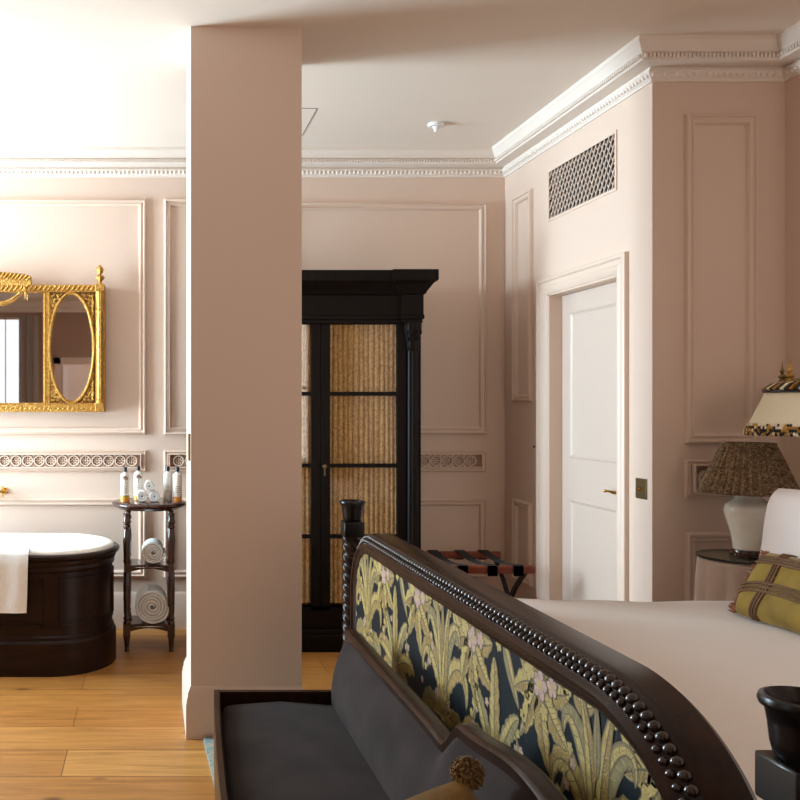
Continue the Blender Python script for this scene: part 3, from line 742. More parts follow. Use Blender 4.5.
for s_ in (-1, 1):
    ox = MC + s_ * .627; oz = 1.842; ax, az = .140, .352
    m = MB(); m.grid([[(ox + ax * 1.01 * math.cos(t) * r, MY + .016, oz + az * 1.01 * math.sin(t) * r) for t in [2 * PI * k / 64 for k in range(64)]] for r in (1, .01)], closed_u=True)
    m.build('oval_glass', MIRROR, mr)
    m = MB(); R1 = []; R2 = []; hw, hz = .146, .362
    for k in range(96):
        t = 2 * PI * k / 96; c, s2 = math.cos(t), math.sin(t)
        q = 1 / max(abs(c) / hw, abs(s2) / hz); R1.append((ox + q * c, MY + .010, oz + q * s2)); R2.append((ox + ax * c, MY + .010, oz + az * s2))
    m.grid([R1, R2, [(p[0], MY + .016, p[2]) for p in R2]], closed_u=True)
    m.build('spandrel', GOLDD, mr)
    m = MB()
    for qx in (-1, 1):
        for qz in (-1, 1):
            random.seed(5)
            mm = MB()
            for k in range(150):
                u = random.uniform(0, .08); v_ = random.uniform(0, .24)
                px, pz = ox + qx * (.140 - u), oz + qz * (.350 - v_)
                e = ((px - ox) / ax) ** 2 + ((pz - oz) / az) ** 2
                if e < 1.16: continue
                r = random.uniform(.006, .012); a0 = random.uniform(0, 6.28)
                mm.tube([(px + r * (1 - .12 * j) * math.cos(a0 + j * .75), MY + .006, pz + r * (1 - .12 * j) * math.sin(a0 + j * .75)) for j in range(8)], .0028, 5)
            mm.tube([(ox + qx * .136, MY + .007, oz + qz * (.10 + .06 * j)) for j in range(5)], .004, 5)
            mm.build('scrollwork', GOLD, mr)
    m = MB(); m.tube([(ox + (ax + .006) * math.cos(t), MY + .005, oz + (az + .006) * math.sin(t)) for t in [2 * PI * k / 72 for k in range(72)]], .008, 6, closed=True)
    for k in range(110):
        t = 2 * PI * k / 110; m.sphere((ox + (ax - .004) * math.cos(t), MY + .006, oz + (az - .004) * math.sin(t)), .0048, 6, 4)
    m.build('oval_frame', GOLD, mr)
    cx = MC + s_ * .813; m = MB()
    m.lathe(cx, MY - .012, [(.024, 1.482), (.026, 1.50), (.020, 1.51), (.024, 1.53), (.020, 1.54), (.021, 2.07), (.025, 2.08), (.020, 2.09), (.022, 2.15), (.028, 2.18), (.026, 2.204)], 24, fn=lambda a, z: 1 + .05 * math.cos(10 * a))
    m.build('column', GOLD, mr)
    for z0_, z1_ in ((1.424, 1.482), (2.204, 2.252)): MB().box(cx - .03, cx + .03, MY - .042, MY + .03, z0_, z1_).build('corner_block', GOLD, mr, bevel=.004)
    m = MB(); m.lathe(cx, MY - .008, [(.014, 2.252), (.009, 2.268), (.024, 2.285), (.030, 2.298), (.022, 2.308), (.008, 2.316), (.018, 2.328), (.024, 2.345), (.019, 2.362), (.006, 2.374), (.002, 2.38)], 20, fn=lambda a, z: 1 + .07 * math.cos(8 * a))
    m.build('finial', GOLD, mr)
m = MB(); pts = []
hwc = .365
top = [(MC - hwc + 2 * hwc * k / 30, 2.305 + .030 * math.cos((k - 15) / 15 * PI / 2) ** .6 if 0 < k < 30 else 2.305) for k in range(31)]
lo = [(x, 2.245) for x, z in top]
m.grid([[(x, MY - .01, z) for x, z in lo], [(x, MY - .03, z) for x, z in top], [(x, MY + .03, z) for x, z in top], [(x, MY + .03, z) for x, z in lo]], closed_v=True)
m.cap([(lo[0][0], MY - .01, 2.235), (top[0][0], MY - .03, top[0][1]), (top[0][0], MY + .03, top[0][1]), (lo[0][0], MY + .03, 2.235)])
m.cap([(lo[-1][0], MY - .01, 2.235), (top[-1][0], MY - .03, top[-1][1]), (top[-1][0], MY + .03, top[-1][1]), (lo[-1][0], MY + .03, 2.235)])
for i in range(30):
    x, z = top[i]; x2, z2 = top[i + 1]; m.tube([(x, MY - .034, z - .04), (x2, MY - .036, z2 - .006)], .007, 6)
m.build('crest', GOLD, mr)
m = MB()
for k in range(2):
    x0_ = MC - .33 + .33 * k
    m.tube([(x0_ + .33 * j / 14, MY - .030, 2.225 - .095 * math.sin(PI * j / 14)) for j in range(15)], [.004 + .005 * math.sin(PI * j / 14) for j in range(15)], 8)
    for j in range(1, 28): m.sphere((x0_ + .33 * j / 28, MY - .036, 2.225 - .095 * math.sin(PI * j / 28)), .0065 + .0015 * math.sin(j * 2.1), 7, 5)
for k in range(3):
    x = MC - .33 + .33 * k; m.tube([(x, MY - .028, 2.24), (x + .004, MY - .03, 2.20), (x, MY - .028, 2.155)], [.008, .007, .003], 7); m.sphere((x, MY - .034, 2.228), .011, 8, 6)
m.build('swag', GOLD, mr)

# ------------------------------------------------------------ luggage rack
rk = thing('luggage_rack', 'folding luggage rack with red-brown rails and black straps in the far corner', 'luggage rack', (1.91, 5.17, 0))
ra, rb = 1.665, 2.155
for y, z in ((4.93, .545), (5.42, .545)):
    m = MB().box(ra, rb, y - .02, y + .02, z - .021, z + .021); m.build('rail', REDW, rk, bevel=.006)
for x in (ra + .08, (ra + rb) / 2 , rb - .10):
    m = MB(); pts = []
    top = [(4.905, .515), (4.905, .572), (4.93, .573)] + [(4.96 + .43 * k / 8, .569 - .02 * math.sin(PI * k / 8)) for k in range(9)] + [(5.42, .573), (5.445, .572), (5.445, .515)]
    a = [(x - .028, y, z) for y, z in top]; b = [(x + .028, y, z) for y, z in top]
    a2 = [(x - .028, y, z - .003) for y, z in top]; b2 = [(x + .028, y, z - .003) for y, z in top]
    m.grid([a, b, b2, a2], closed_v=True); m.build('strap', STRAP, rk)
for x in (ra + .03, rb - .055):
    for s_, dx in ((1, 0), (-1, .024)):
        m = MB(); y0, y1 = (4.93, 5.42) if s_ > 0 else (5.42, 4.93); xx = x + dx
        n = 9; pts = [(xx, y0 + (y1 - y0) * k / n + .03 * s_ * math.sin(2 * PI * k / n), .525 - .525 * k / n) for k in range(n + 1)]
        rows = [[(xx - .009, y - .017, z), (xx + .009, y - .017, z), (xx + .009, y + .017, z), (xx - .009, y + .017, z)] for _, y, z in pts]
        m.grid(rows, closed_u=True); m.cap(rows[0]); m.cap(rows[-1]); m.build('leg', EBONY, rk)
for y in (5.06, 5.29):
    MB().box(ra + .03, rb - .03, y - .012, y + .012, .10, .13).build('stretcher', EBONY, rk, bevel=.003)

# ------------------------------------------------------------ rug
m = MB(); n = 40; rows = []
x0f, x1f = .232, 2.3
for i, z in enumerate((.001, .012)):
    ring = [(x0f + (x1f - x0f) * k / n, 3.842, z) for k in range(n)] + [(x1f, 3.842 - 3.2 * k / n, z) for k in range(n)] + [(x1f - (x1f - .33) * k / n, .642, z) for k in range(n)] + [(.33 - (.33 - x0f) * k / n, .642 + 3.2 * k / n, z) for k in range(n)]
    rows.append(ring)
m.grid(rows, closed_u=True); m.cap(rows[1]); m.cap(rows[0])
m.build('rug', RUG, label='teal and sand patterned rug under the bench and bed', cat='rug')

# ------------------------------------------------------------ bed
FZ = .985
bed = thing('bed', 'large bed with dark carved footboard covered in black and gold floral tapestry', 'bed', (1.9, 2.4, 0))
YN, YFR = 1.24, 3.505
A_, B2 = .36, .26
def fpath(n=26):
    """outline of the footboard (y,z) with outward normals, far bottom to near bottom"""
    out = []
    for z in (.30, .45, .60): out.append((YFR, z, 1, 0))
    for k in range(n + 1):
        t = PI / 2 * k / n; out.append((YFR - .26 + .26 * math.cos(t), FZ - .26 + .26 * math.sin(t), math.cos(t), math.sin(t)))
    for k in range(1, 30): out.append((YFR - .26 + (YN + A_ - (YFR - .26)) * k / 30, FZ, 0, 1))
    for k in range(n + 1):
        t = PI / 2 * (1 - k / n); ny, nz = -math.cos(t) / A_, math.sin(t) / B2; l = math.hypot(ny, nz)
        out.append((YN + A_ - A_ * math.cos(t), FZ - B2 + B2 * math.sin(t), ny / l, nz / l))
    for z in (.60, .45, .30): out.append((YN, z, -1, 0))
    return out
FP = fpath()
sec = [(.905, -.085), (.905, -.010), (.893, .000), (.836, .000), (.829, -.002), (.825, -.006), (.822, -.007), (.800, -.034), (.795, -.037), (.787, -.044), (.788, -.052), (.795, -.058), (.795, -.064), (.803, -.078)]
m = MB(); rows = [[(x, y + ny * r, z + nz * r) for (y, z, ny, nz) in FP] for x, r in sec]
m.grid(rows, closed_v=True); m.cap([r[0] for r in rows]); m.cap([r[-1] for r in rows])
fb = m.build('footboard_rail', BEDW, bed, smooth=30)
# beads
m = MB(); cum = [0]
for a, b in zip(FP[:-1], FP[1:]): cum.append(cum[-1] + math.hypot(a[0] - b[0], a[1] - b[1]))
def at_s(s):
    for i in range(len(FP) - 1):
        if cum[i + 1] >= s:
            t = (s - cum[i]) / max(1e-6, cum[i + 1] - cum[i]); a, b = FP[i], FP[i + 1]; return [a[j] + (b[j] - a[j]) * t for j in range(4)]
    return FP[-1]
s_ = .1
while s_ < cum[-1] - .1:
    y, z, ny, nz = at_s(s_); m.sphere((.815, y - ny * .013, z - nz * .013), (.012, .0105, .0095), 10, 6)
    y, z, ny, nz = at_s(s_ + .012); m.sphere((.804, y - ny * .027, z - nz * .027), (.009, .0085, .0075), 8, 5)
    s_ += .024
m.build('bead_moulding', mat('polished_bead_wood', (0.02, 0.010, 0.006), 0.18, coat=0.6), fb, smooth=80)
m = MB()
inn = [(y - ny * .068, z - nz * .068) for y, z, ny, nz in FP]
loF = [(.812, y, z) for y, z in inn]; loB = [(.890, y, z) for y, z in inn]
m.grid([loF, loB], closed_u=True); m.cap(loF); m.cap(loB)
m.build('footboard', BEDW, bed)

# tapestry: satin ground with woven motifs, one mesh
TG = mat('tapestry_ground', (0.007, 0.010, 0.012), 0.45, col2=(0.009, 0.013, 0.016), nscale=60, bump=0.1, bscale=300, spec=0.12)
T1 = mat('tapestry_gold', (0.21, 0.118, 0.013), 0.55, col2=(0.31, 0.185, 0.025), nscale=60, bump=0.3, bscale=300)
T2 = mat('tapestry_straw', (0.35, 0.235, 0.05), 0.55, col2=(0.44, 0.31, 0.075), nscale=60, bump=0.3, bscale=300)
T3 = mat('tapestry_umber', (0.13, 0.085, 0.03), 0.6)
T4 = mat('tapestry_mauve', (0.34, 0.19, 0.15), 0.6, col2=(0.44, 0.28, 0.22), nscale=90)
T5 = mat('tapestry_sage', (0.15, 0.11, 0.035), 0.6, col2=(0.22, 0.165, 0.055), nscale=70)
XF = .8035
m = MB()
gnd = [(XF, y - ny * .070, z - nz * .070) for y, z, ny, nz in FP]
m.cap(gnd, 0); m.cap([(.8118, p[1], p[2]) for p in gnd], 0); m.grid([gnd, [(.8118, p[1], p[2]) for p in gnd]], closed_u=True)
lay = [0]
def inside(y, z):
    # keep woven shapes within the framed field
    return YN + .07 < y < YFR - .07 and z < FZ - .06
def fpoly(pts, mi, l):
    q = []
    for y, z in pts:
        zz = min(z, FZ - .060); yy = min(max(y, YN + .055), YFR - .055)
        if yy > YFR - .26 and zz > FZ - .26:
            d = math.hypot(yy - (YFR - .26), zz - (FZ - .26)); R = .200
            if d > R: yy = YFR - .26 + (yy - YFR + .26) * R / d; zz = FZ - .26 + (zz - FZ + .26) * R / d
        if yy < YN + A_ and zz > FZ - B2:
            a = A_ - .055; b = B2 - .062; ey = (YN + A_ - yy) / a; ez = (zz - FZ + B2) / b; d = math.hypot(ey, ez)
            if d > 1: yy = YN + A_ - a * ey / d; zz = FZ - B2 + b * ez / d
        q.append((XF - .00025 - .00012 * l, yy, zz))
    m.cap(q, mi)
def strip(L, R, mi, l):
    a = [];
    for i in range(len(L) - 1): fpoly([L[i], L[i + 1], R[i + 1], R[i]], mi, l)
def leaf(y0, z0, pts, Wd, l, ser=0, side=2, fill=1, shp=.8, veins=True):
    """pts: bezier control offsets (u right in view, v up); y decreases to the right"""
    P = [(0, 0)] + list(pts); n = 22; Wd *= .82
    def bz(t):
        q = [Vector(p) for p in P]
        while len(q) > 1: q = [q[i].lerp(q[i + 1], t) for i in range(len(q) - 1)]
        return q[0]
    C = [bz(i / n) for i in range(n + 1)]
    def side_pts(scale, sgn, add):
        out = []
        for i in range(n + 1):
            a = C[max(0, i - 1)]; b = C[min(n, i + 1)]; t = (b - a).normalized(); nr = Vector((-t.y, t.x)) * sgn
            u = i / n; w_ = Wd * (math.sin(PI * min(1, max(0, u)) ** shp) ** .8 if 0 < u < 1 else 0) * scale
            if ser: w_ *= .78 + .30 * abs(math.sin(ser * PI * u))
            p = C[i] + nr * (w_ + add * (1 if 0 < i < n else .3)); out.append((y0 - p.x, z0 + p.y))
        return out
    strip(side_pts(1, 1, .0035), side_pts(1, -1, .0035), 3, l)
    strip(side_pts(1, 1, 0), side_pts(1, -1, 0), fill, l + 1)
    cc = [(y0 - p.x, z0 + p.y) for p in C]
    strip(side_pts(.78, 1, 0), side_pts(.12, 1, 0), side, l + 2)
    strip(side_pts(.05, 1, .0008), side_pts(.05, -1, .0008), 3, l + 3)
    if veins:
        for i in range(3, n - 2, 2):
            a = C[i - 1]; b = C[i + 1]; t = (b - a).normalized(); nr = Vector((-t.y, t.x))
            for sg in (1, -1):
                w_ = Wd * math.sin(PI * (i / n) ** shp) * .8
                p = C[i]; q = p + nr * sg * w_ + t * w_ * .6; k = t * .0009
                fpoly([(y0 - (p - k).x, z0 + (p - k).y), (y0 - (q - k).x, z0 + (q - k).y), (y0 - (q + k).x, z0 + (q + k).y), (y0 - (p + k).x, z0 + (p + k).y)], 3 if sg > 0 else 2, l + 3)
def flower(y, z, r, l, col=4, pet=5):
    a0 = random.uniform(0, 6)
    for rr, mi, dl in ((1.14, 3, 0), (1.0, col, 1)):
        pts = []
        for k in range(pet * 8):
            t = 2 * PI * k / (pet * 8); q = r * rr * (.66 + .34 * abs(math.cos(pet / 2 * t))); pts.append((y + q * math.cos(t + a0), z + q * math.sin(t + a0)))
        for k in range(len(pts)): fpoly([(y, z), pts[k], pts[(k + 1) % len(pts)]], mi, l + dl)
    pts = [(y + r * .33 * math.cos(2 * PI * k / 10), z + r * .33 * math.sin(2 * PI * k / 10)) for k in range(10)]
    fpoly(pts, 2, l + 2)
    for k in range(5):
        t = 2 * PI * k / 5 + a0 + .6; c = (y + r * .6 * math.cos(t), z + r * .6 * math.sin(t))
        fpoly([(c[0] + r * .08 * math.cos(q), c[1] + r * .08 * math.sin(q)) for q in (0, 1.57, 3.14, 4.71)], 3, l + 2)
def mirrored(f, y, z, pts, *a, **k):
    f(y, z, pts, *a, **k); f(y, z, [(-p[0], p[1]) for p in pts], *a, **k)
def palmette(y, z):
    mirrored(leaf, y, z, [(.03, .03), (.17, .07), (.19, -.01), (.14, -.055)], .034, 0, ser=8, fill=5, side=1)
    mirrored(leaf, y, z + .01, [(.02, .12), (.09, .21), (.20, .19), (.175, .08)], .038, 3, ser=9)
    mirrored(leaf, y, z + .03, [(.012, .12), (.04, .27), (.14, .28), (.125, .20)], .030, 7, ser=0, fill=5)
    mirrored(leaf, y, z + .02, [(.010, .10), (.012, .22), (.065, .33)], .026, 11, ser=0, fill=1)
    leaf(y, z + .19, [(0, .04), (.004, .08), (0, .14)], .014, 15, fill=5, side=1, veins=False)
    for k in range(3): flower(y + (-.045, .045, 0)[k], z + (.05, .06, .02)[k], .020, 16, col=2 if k == 2 else 4)
    for k in range(9):
        leaf(y, z + .02, [(.06 * math.sin(-1.6 + .4 * k), .06 * math.cos(-1.6 + .4 * k)), (.085 * math.sin(-1.6 + .4 * k), .08 * math.cos(-1.6 + .4 * k))], .013, 15, veins=False)
def plume(y, z, s=1):
    for a, L, w_ in ((-1.5, .17, .030), (1.5, .17, .030), (-1.05, .21, .034), (1.05, .21, .034), (-.5, .22, .030), (.5, .22, .030), (0, .27, .034)):
        L *= s; bend = .35 * a
        leaf(y, z, [(L * .5 * math.sin(a), L * .5 * math.cos(a)), (L * .9 * math.sin(a + bend * .4), L * .9 * math.cos(a + bend * .4)), (L * math.sin(a + bend), L * math.cos(a + bend))], w_ * s, int(3 + 4 * (1.5 - abs(a))), ser=8, fill=1 if abs(a) != .5 else 5)
    for k in range(12):
        a = 2 * PI * k / 12; flower(y + .036 * math.cos(a), z + .02 * math.sin(a), .012, 16, col=2)
    flower(y, z, .024, 18)
def garland(y, z):
    for a, L in ((2.9, .17), (-2.6, .15), (2.2, .15), (-1.9, .14), (1.4, .13), (-1.2, .13), (.5, .08), (-.4, .08)):
        leaf(y, z, [(L * .5 * math.sin(a + .3), L * .5 * math.cos(a + .3)), (L * math.sin(a), L * math.cos(a))], .038, 4 + int(3 * abs(math.sin(a * 5))), ser=5, fill=1 if a > 0 else 2, side=2 if a > 0 else 1)
    flower(y, z, .032, 12); flower(y + .05, z + .02, .026, 14, col=2); flower(y - .055, z + .012, .022, 14)
    flower(y - .02, z - .05, .018, 14, col=2)
def sprig(y, z, d=1):
    leaf(y, z, [(.03 * d, .05), (.05 * d, .10)], .010, 2, veins=False, fill=5)
    for k in range(5):
        u = k / 4; q = (y - .05 * d * u - .012 * (1 if k % 2 else -1), z + .10 * u); flower(q[0], q[1], .012, 5, col=4 if k % 2 else 2)
for k in range(-1, 3):
    y = 3.24 - .83 * k
    if k >= 0: palmette(y, .59)
    if k >= 0: plume(y - .36, .60)
    garland(y - .22, .875); garland(y - .60, .88)
    sprig(y - .20, .64, 1); sprig(y - .53, .63, -1); sprig(y - .50, .74, 1); sprig(y - .24, .72, -1); sprig(y + .14, .70, 1)
    for q in range(10):
        if q % 2: leaf(y - .083 * q, .918, [(.02, -.01 - .03 * (q % 2)), (.08, -.005 - .06 * (q % 3))], .022, 2, veins=False, fill=(1, 2, 5)[q % 3])
        if q % 2: flower(y - .083 * q + .03, .905, .016, 6, col=(4, 2)[q % 4 == 1])
        flower(y - .083 * q + .02, .60 + .05 * ((q * 7) % 5), .011, 1, col=4)
m.build('tapestry_panel', [TG, T1, T2, T3, T4, T5], bed, smooth=0, label='black and gold floral tapestry on the footboard')

# posts
def post(px, py):
    m = MB(); n = 24; rows = []
    for i in range(160):
        z = .30 + .625 * i / 159
        rows.append([(px + .036 * (1 + .16 * math.cos(4 * a + z * 150)) * math.cos(a), py + .036 * (1 + .16 * math.cos(4 * a + z * 150)) * math.sin(a), z) for a in [2 * PI * k / 32 for k in range(32)]])
    m.grid(rows, closed_u=True)
    m.lathe(px, py, [(.030, .0125), (.042, .02), (.044, .06), (.030, .09), (.034, .14), (.040, .16), (.040, .18)], 24)
    m.box(px - .045, px + .045, py - .045, py + .045, .16, .31)
    m.build('post', BEDW, bed, smooth=50)
    m = MB().box(px - .041, px + .041, py - .041, py + .041, .92, .983); p = m.build('post_block', CUPW, bed, bevel=.004)
    m = MB(); m.lathe(px, py, [(.030, .983), (.036, .988), (.040, 1.005), (.0425, 1.03), (.046, 1.05), (.052, 1.054), (.054, 1.060), (.052, 1.066), (.046, 1.068), (.043, 1.060), (.036, 1.050), (.0, 1.048)], 48, cap=False)
    m.build('post_cup', CUPW, bed, smooth=50)
post(.836, 3.635); post(.868, 1.165)
m = MB(); m.box(.815, .885, 1.19, 3.60, .30, .42); m.box(.90, 2.86, 1.30, 1.36, .22, .40); m.box(.90, 2.86, 3.40, 3.46, .22, .40); m.box(2.80, 2.86, 1.3, 3.46, .0, .40); m.box(.9, 2.86, 1.3, 3.46, .26, .32)
m.build('bed_frame', BEDW, bed, bevel=.004)
m = MB().box(2.86, 2.945, 1.28, 3.49, .05, 1.45); m.build('headboard', PILLOWM, bed, bevel=.03)
# mattress and blanket
MB().box(.915, 2.84, 1.33, 3.45, .32, .655).build('mattress', PILLOWM, bed, bevel=.03)
m = MB(); nx, ny = 60, 60; rows = []
bx0, bx1, by0, by1 = .912, 2.84, 1.30, 3.485; zt = .70; rr_ = .045
def edge(t, a, b, r):
    """unroll: returns (coord, drop) with rounded fall at both ends"""
    L = b - a; fall = .30; tot = L + 2 * fall; s = t * tot - fall
    if s < 0:
        return a - (-0.0), -(-s)
    if s > L: return b, -(s - L)
    return a + s, 0
ys = []
for j in range(ny + 1):
    t = j / ny; y, dz = edge(t, by0, by1, rr_); ys.append((y, dz))
for i in range(nx + 1):
    x = bx0 + (bx1 - bx0) * i / nx; row = []
    for y, dz in ys:
        e = min(y - by0, by1 - y); z = zt + dz
        if dz == 0 and e < rr_: z -= rr_ - math.sqrt(max(0, rr_ ** 2 - (rr_ - e) ** 2))
        elif dz < 0: z -= rr_
        if dz == 0 and x - bx0 < .05: z -= .02 * (1 - (x - bx0) / .05) ** 2
        wv = .004 * math.sin(x * 5 + y * 2.2) + .003 * math.sin(y * 7 - x * 3) + .002 * math.sin(x * 17 + 3 * math.sin(y * 4))
        yy = y
        if dz < 0: yy += (.008 * math.sin(x * 26) * min(1, -dz / .2)) * (1 if y > 2 else -1) ; 
        else: z += wv
        row.append((x, yy, z))
    rows.append(row)
m.grid(rows); r2 = [[(p[0], p[1], p[2] - .02) if 0 < p[1] - by0 - .02 < by1 - by0 - .04 else (p[0], p[1] - (.012 if p[1] > 2 else -.012), p[2] - .0) for p in r] for r in rows]
m.grid([rows[0], r2[0]])
m.build('blanket', LINEN, bed, smooth=80)

# pillows
def pillow(c, W_, H_, T_, lean, yaw, pw=2.6, dent=0.0):
    """standing pillow: width along local y, height up, thickness along x. returns list-of-rows for both sides"""
    M = Matrix.Translation(c) @ Matrix.Rotation(yaw, 4, 'Z') @ Matrix.Rotation(lean, 4, 'Y')
    n = 22; F = []; Bk = []
    for i in range(n + 1):
        v = -1 + 2 * i / n; f = []; b = []
        for j in range(n + 1):
            u = -1 + 2 * j / n
            th = (max(0, 1 - abs(u) ** pw) * max(0, 1 - abs(v) ** pw)) ** .5
            th += dent * math.sin(5 * u + 2 * v) * (1 - u * u) * (1 - v * v)
            pin = 1 - .05 * (1 - v * v) * 0 
            cr = 1 - .06 * u * u * v * v; yy = W_ / 2 * u * cr * (1 - .05 * (1 - abs(v)) * abs(u)); zz = H_ / 2 * v * cr * (1 - .05 * (1 - abs(u)) * abs(v))
            f.append(tuple(M @ Vector((-T_ / 2 * th, yy, zz)))); b.append(tuple(M @ Vector((T_ / 2 * th, yy, zz))))
        F.append(f); Bk.append(b)
    return F, Bk, M
def pillow_axes(corner, U, V, W_, H_, T_, pw=2.8, dent=.05):
    """corner = upper right corner, U runs left, V runs down"""
    U = Vector(U).normalized(); V = Vector(V); V = (V - U * V.dot(U)).normalized(); N = U.cross(V)
    M = Matrix((( N.x, -U.x, -V.x, 0), (N.y, -U.y, -V.y, 0), (N.z, -U.z, -V.z, 0), (0, 0, 0, 1)))
    c = Vector(corner) + U * W_ / 2 + V * H_ / 2
    F, Bk, _ = pillow(Vector((0, 0, 0)), W_, H_, T_, 0, 0, pw, dent)
    f = lambda rows: [[tuple(c + M.to_3x3() @ Vector(p)) for p in r] for r in rows]
    return f(F), f(Bk)
def mkpillow(F, Bk):
    m = MB(); m.grid(F); m.grid(Bk); return m
F, Bk, M = pillow(Vector((2.405, 3.09, .925)), .68, .46, .17, .14, 0, pw=5)
mkpillow(F, Bk).build('pillow', PILLOWM, smooth=80, label='large pale pink square pillow standing behind the mustard cushion', cat='pillow')
F, Bk, M = pillow(Vector((2.63, 3.09, .925)), .68, .45, .17, .14, 0, pw=5)
mkpillow(F, Bk).build('pillow', PILLOWM, smooth=80, label='pale pillow hidden behind the front one, next to the headboard', cat='pillow')
F, Bk, M = pillow(Vector((2.205, 2.98, .815)), .48, .27, .13, .55, .06, pw=2.8, dent=.04)
cu = mkpillow(F, Bk).build('cushion', OLIVE, smooth=80, label='mustard green velvet cushion with crossed brown braid and fringe, on the bed', cat='cushion')
def pt(F, u, v, push, M):
    n = len(F) - 1; i = min(n, max(0, (v + 1) / 2 * n)); j = min(n, max(0, (u + 1) / 2 * n)); i0 = int(i); j0 = int(j); i1 = min(n, i0 + 1); j1 = min(n, j0 + 1)
    p = Vector(F[i0][j0]).lerp(Vector(F[i0][j1]), j - j0).lerp(Vector(F[i1][j0]).lerp(Vector(F[i1][j1]), j - j0), i - i0)
    return p - (M.to_3x3() @ Vector((push, 0, 0)))
m = MB()
def braid(line, wd):
    for off in (-wd, 0, wd):
        L = []
        for k in range(25):
            t = k / 24; (u, v) = line(t); L.append(pt(F, u + off * (1 if line(0)[0] == line(1)[0] or abs(line(0)[1] - line(1)[1]) > 1 else 0), v + off * 1.5 * (1 if abs(line(0)[0] - line(1)[0]) > 1 else 0), .003, M))
        m.tube(L, .0055, 6)
braid(lambda t: (.48 - .18 * math.sin(PI * t), -1 + 2 * t), .055)
braid(lambda t: (1 - 2 * t, -.30 + .12 * math.sin(PI * t)), .075)
braid(lambda t: (1 - 2 * t, .62), .06)
m.build('braid', BRAID, cu)
random.seed(3)
for u, sg in ((1, 1), (-1, -1)):
    m = MB(); m.tube([pt(F, u, -1 + 2 * k / 20, 0, M) for k in range(21)], .004, 6)
    for k in range(80):
        v = -1 + 2 * k / 79; p = pt(F, u, v, 0, M); d = M.to_3x3() @ Vector((random.uniform(-.4, .4), sg, random.uniform(-.4, .4)))
        m.tube([p, p + d * random.uniform(.018, .030)], [.0040, .003], 5)
    m.build('fringe', FRINGE, cu)

# ------------------------------------------------------------ bench
bn = thing('bench', 'dark wood bench with grey velvet seat and curved back at the foot of the bed', 'bench', (.42, 1.585, 0))
by0_, by1_ = .20, 2.97; byc = 1.585
def xfront(y): return .216 - .055 * (1 - ((y - byc) / (by1_ - byc)) ** 2)
def sm(t): t = min(1, max(0, t)); return t * t * (3 - 2 * t)
def ztop(y):
    d = abs(y - byc)          # distance from the centre of the bench
    return .700 + .075 * sm((.405 - d) / .12) + .030 * sm((.28 - d) / .28) - .004 * math.exp(-((d - .42) / .05) ** 2)
NB = 120
Y_ = [by1_ + (by0_ - by1_) * k / NB for k in range(NB + 1)]
# wooden tray frame
m = MB()
sec_ = [(0, .33), (0, .492), (.003, .499), (.018, .500), (.022, .496), (.022, .33)]
m.grid([[(xfront(y) + d, y, z) for y in Y_] for d, z in sec_], closed_v=True)
for ya, yb in ((by1_ - .022, by1_), (by0_, by0_ + .022)): m.box(.216, .66, ya, yb, .33, .499)
m.box(.65, .70, by0_, by1_, .33, .46); m.box(.22, .66, by0_ + .02, by1_ - .02, .33, .36)
m.build('seat_frame', BEDW, bn, smooth=30)
m = MB()
def seat_sec(y, e):
    x0_ = xfront(y) + .026; x1_ = .625; zt_ = .468 - .03 * (1 - e)
    pr_ = [(x0_, .36), (x0_, zt_ - .030), (x0_ + .006, zt_ - .014), (x0_ + .02, zt_ - .004), (x0_ + .05, zt_), ((x0_ + x1_) / 2, zt_ + .012 * e), (x1_, zt_ - .004)]
    return [(x, y, z) for x, z in pr_]
ysq = [(by1_ - .026, 0), (by1_ - .030, .5), (by1_ - .040, .85), (by1_ - .07, 1)] + [(by1_ - .07 + (by0_ + .14 - by1_) * k / 40, 1) for k in range(1, 40)] + [(by0_ + .07, 1), (by0_ + .03, .5), (by0_ + .026, 0)]
rws = [seat_sec(y, e) for y, e in ysq]
m.grid(rws); m.cap(rws[0]); m.cap(rws[-1])
m.build('seat', VELVET, bn, smooth=60)
# upholstered back
m = MB(); K = 10
def back_row(y, sh):
    zt_ = ztop(y) - .012; out = []
    for k in range(K + 1):
        t = k / K; z = .44 + (zt_ - .44) * t
        x = .604 + .050 * t - .020 * math.sin(PI * t) * sh + (.016 * max(0, (t - .85) / .15) ** 2) + (1 - sh) * .03
        out.append((x, y, z))
    out.append((.675, y, zt_ + .002)); out.append((.69, y, .42)); return out
yb = [(by1_ - .004, 0), (by1_ - .008, .45), (by1_ - .02, .8), (by1_ - .045, 1)] + [(y, 1) for y in Y_ if by0_ + .06 < y < by1_ - .05] + [(by0_ + .03, .8), (by0_ + .006, 0)]
rws = [back_row(y, s) for y, s in yb]
m.grid(rws); m.cap(rws[0]); m.cap(rws[-1])
m.build('backrest', VELVET, bn, smooth=70)
m = MB(); m.tube([(back_row(y, 1)[K][0] - .002, y, back_row(y, 1)[K][2] - .002) for y in Y_[1:-1]], .0028, 6)
m.build('piping', GIMP, bn, smooth=60)
m = MB()
def rail_sec(y):
    z = ztop(y)
    return [(.658, y, z - .030), (.655, y, z - .006), (.660, y, z), (.668, y, z + .003), (.693, y, z + .003), (.702, y, z - .004), (.704, y, z - .03), (.690, y, z - .05)]
rws = [rail_sec(y) for y in Y_]
m.grid(rws, closed_u=True); m.cap(rws[0]); m.cap(rws[-1])
pan = [[(.680, y, .42), (.680, y, ztop(y) - .02), (.702, y, ztop(y) - .02), (.702, y, .42)] for y in Y_]
m.grid(pan, closed_u=True); m.cap(pan[0]); m.cap(pan[-1])
m.build('backrest_frame', BEDW, bn, smooth=35)
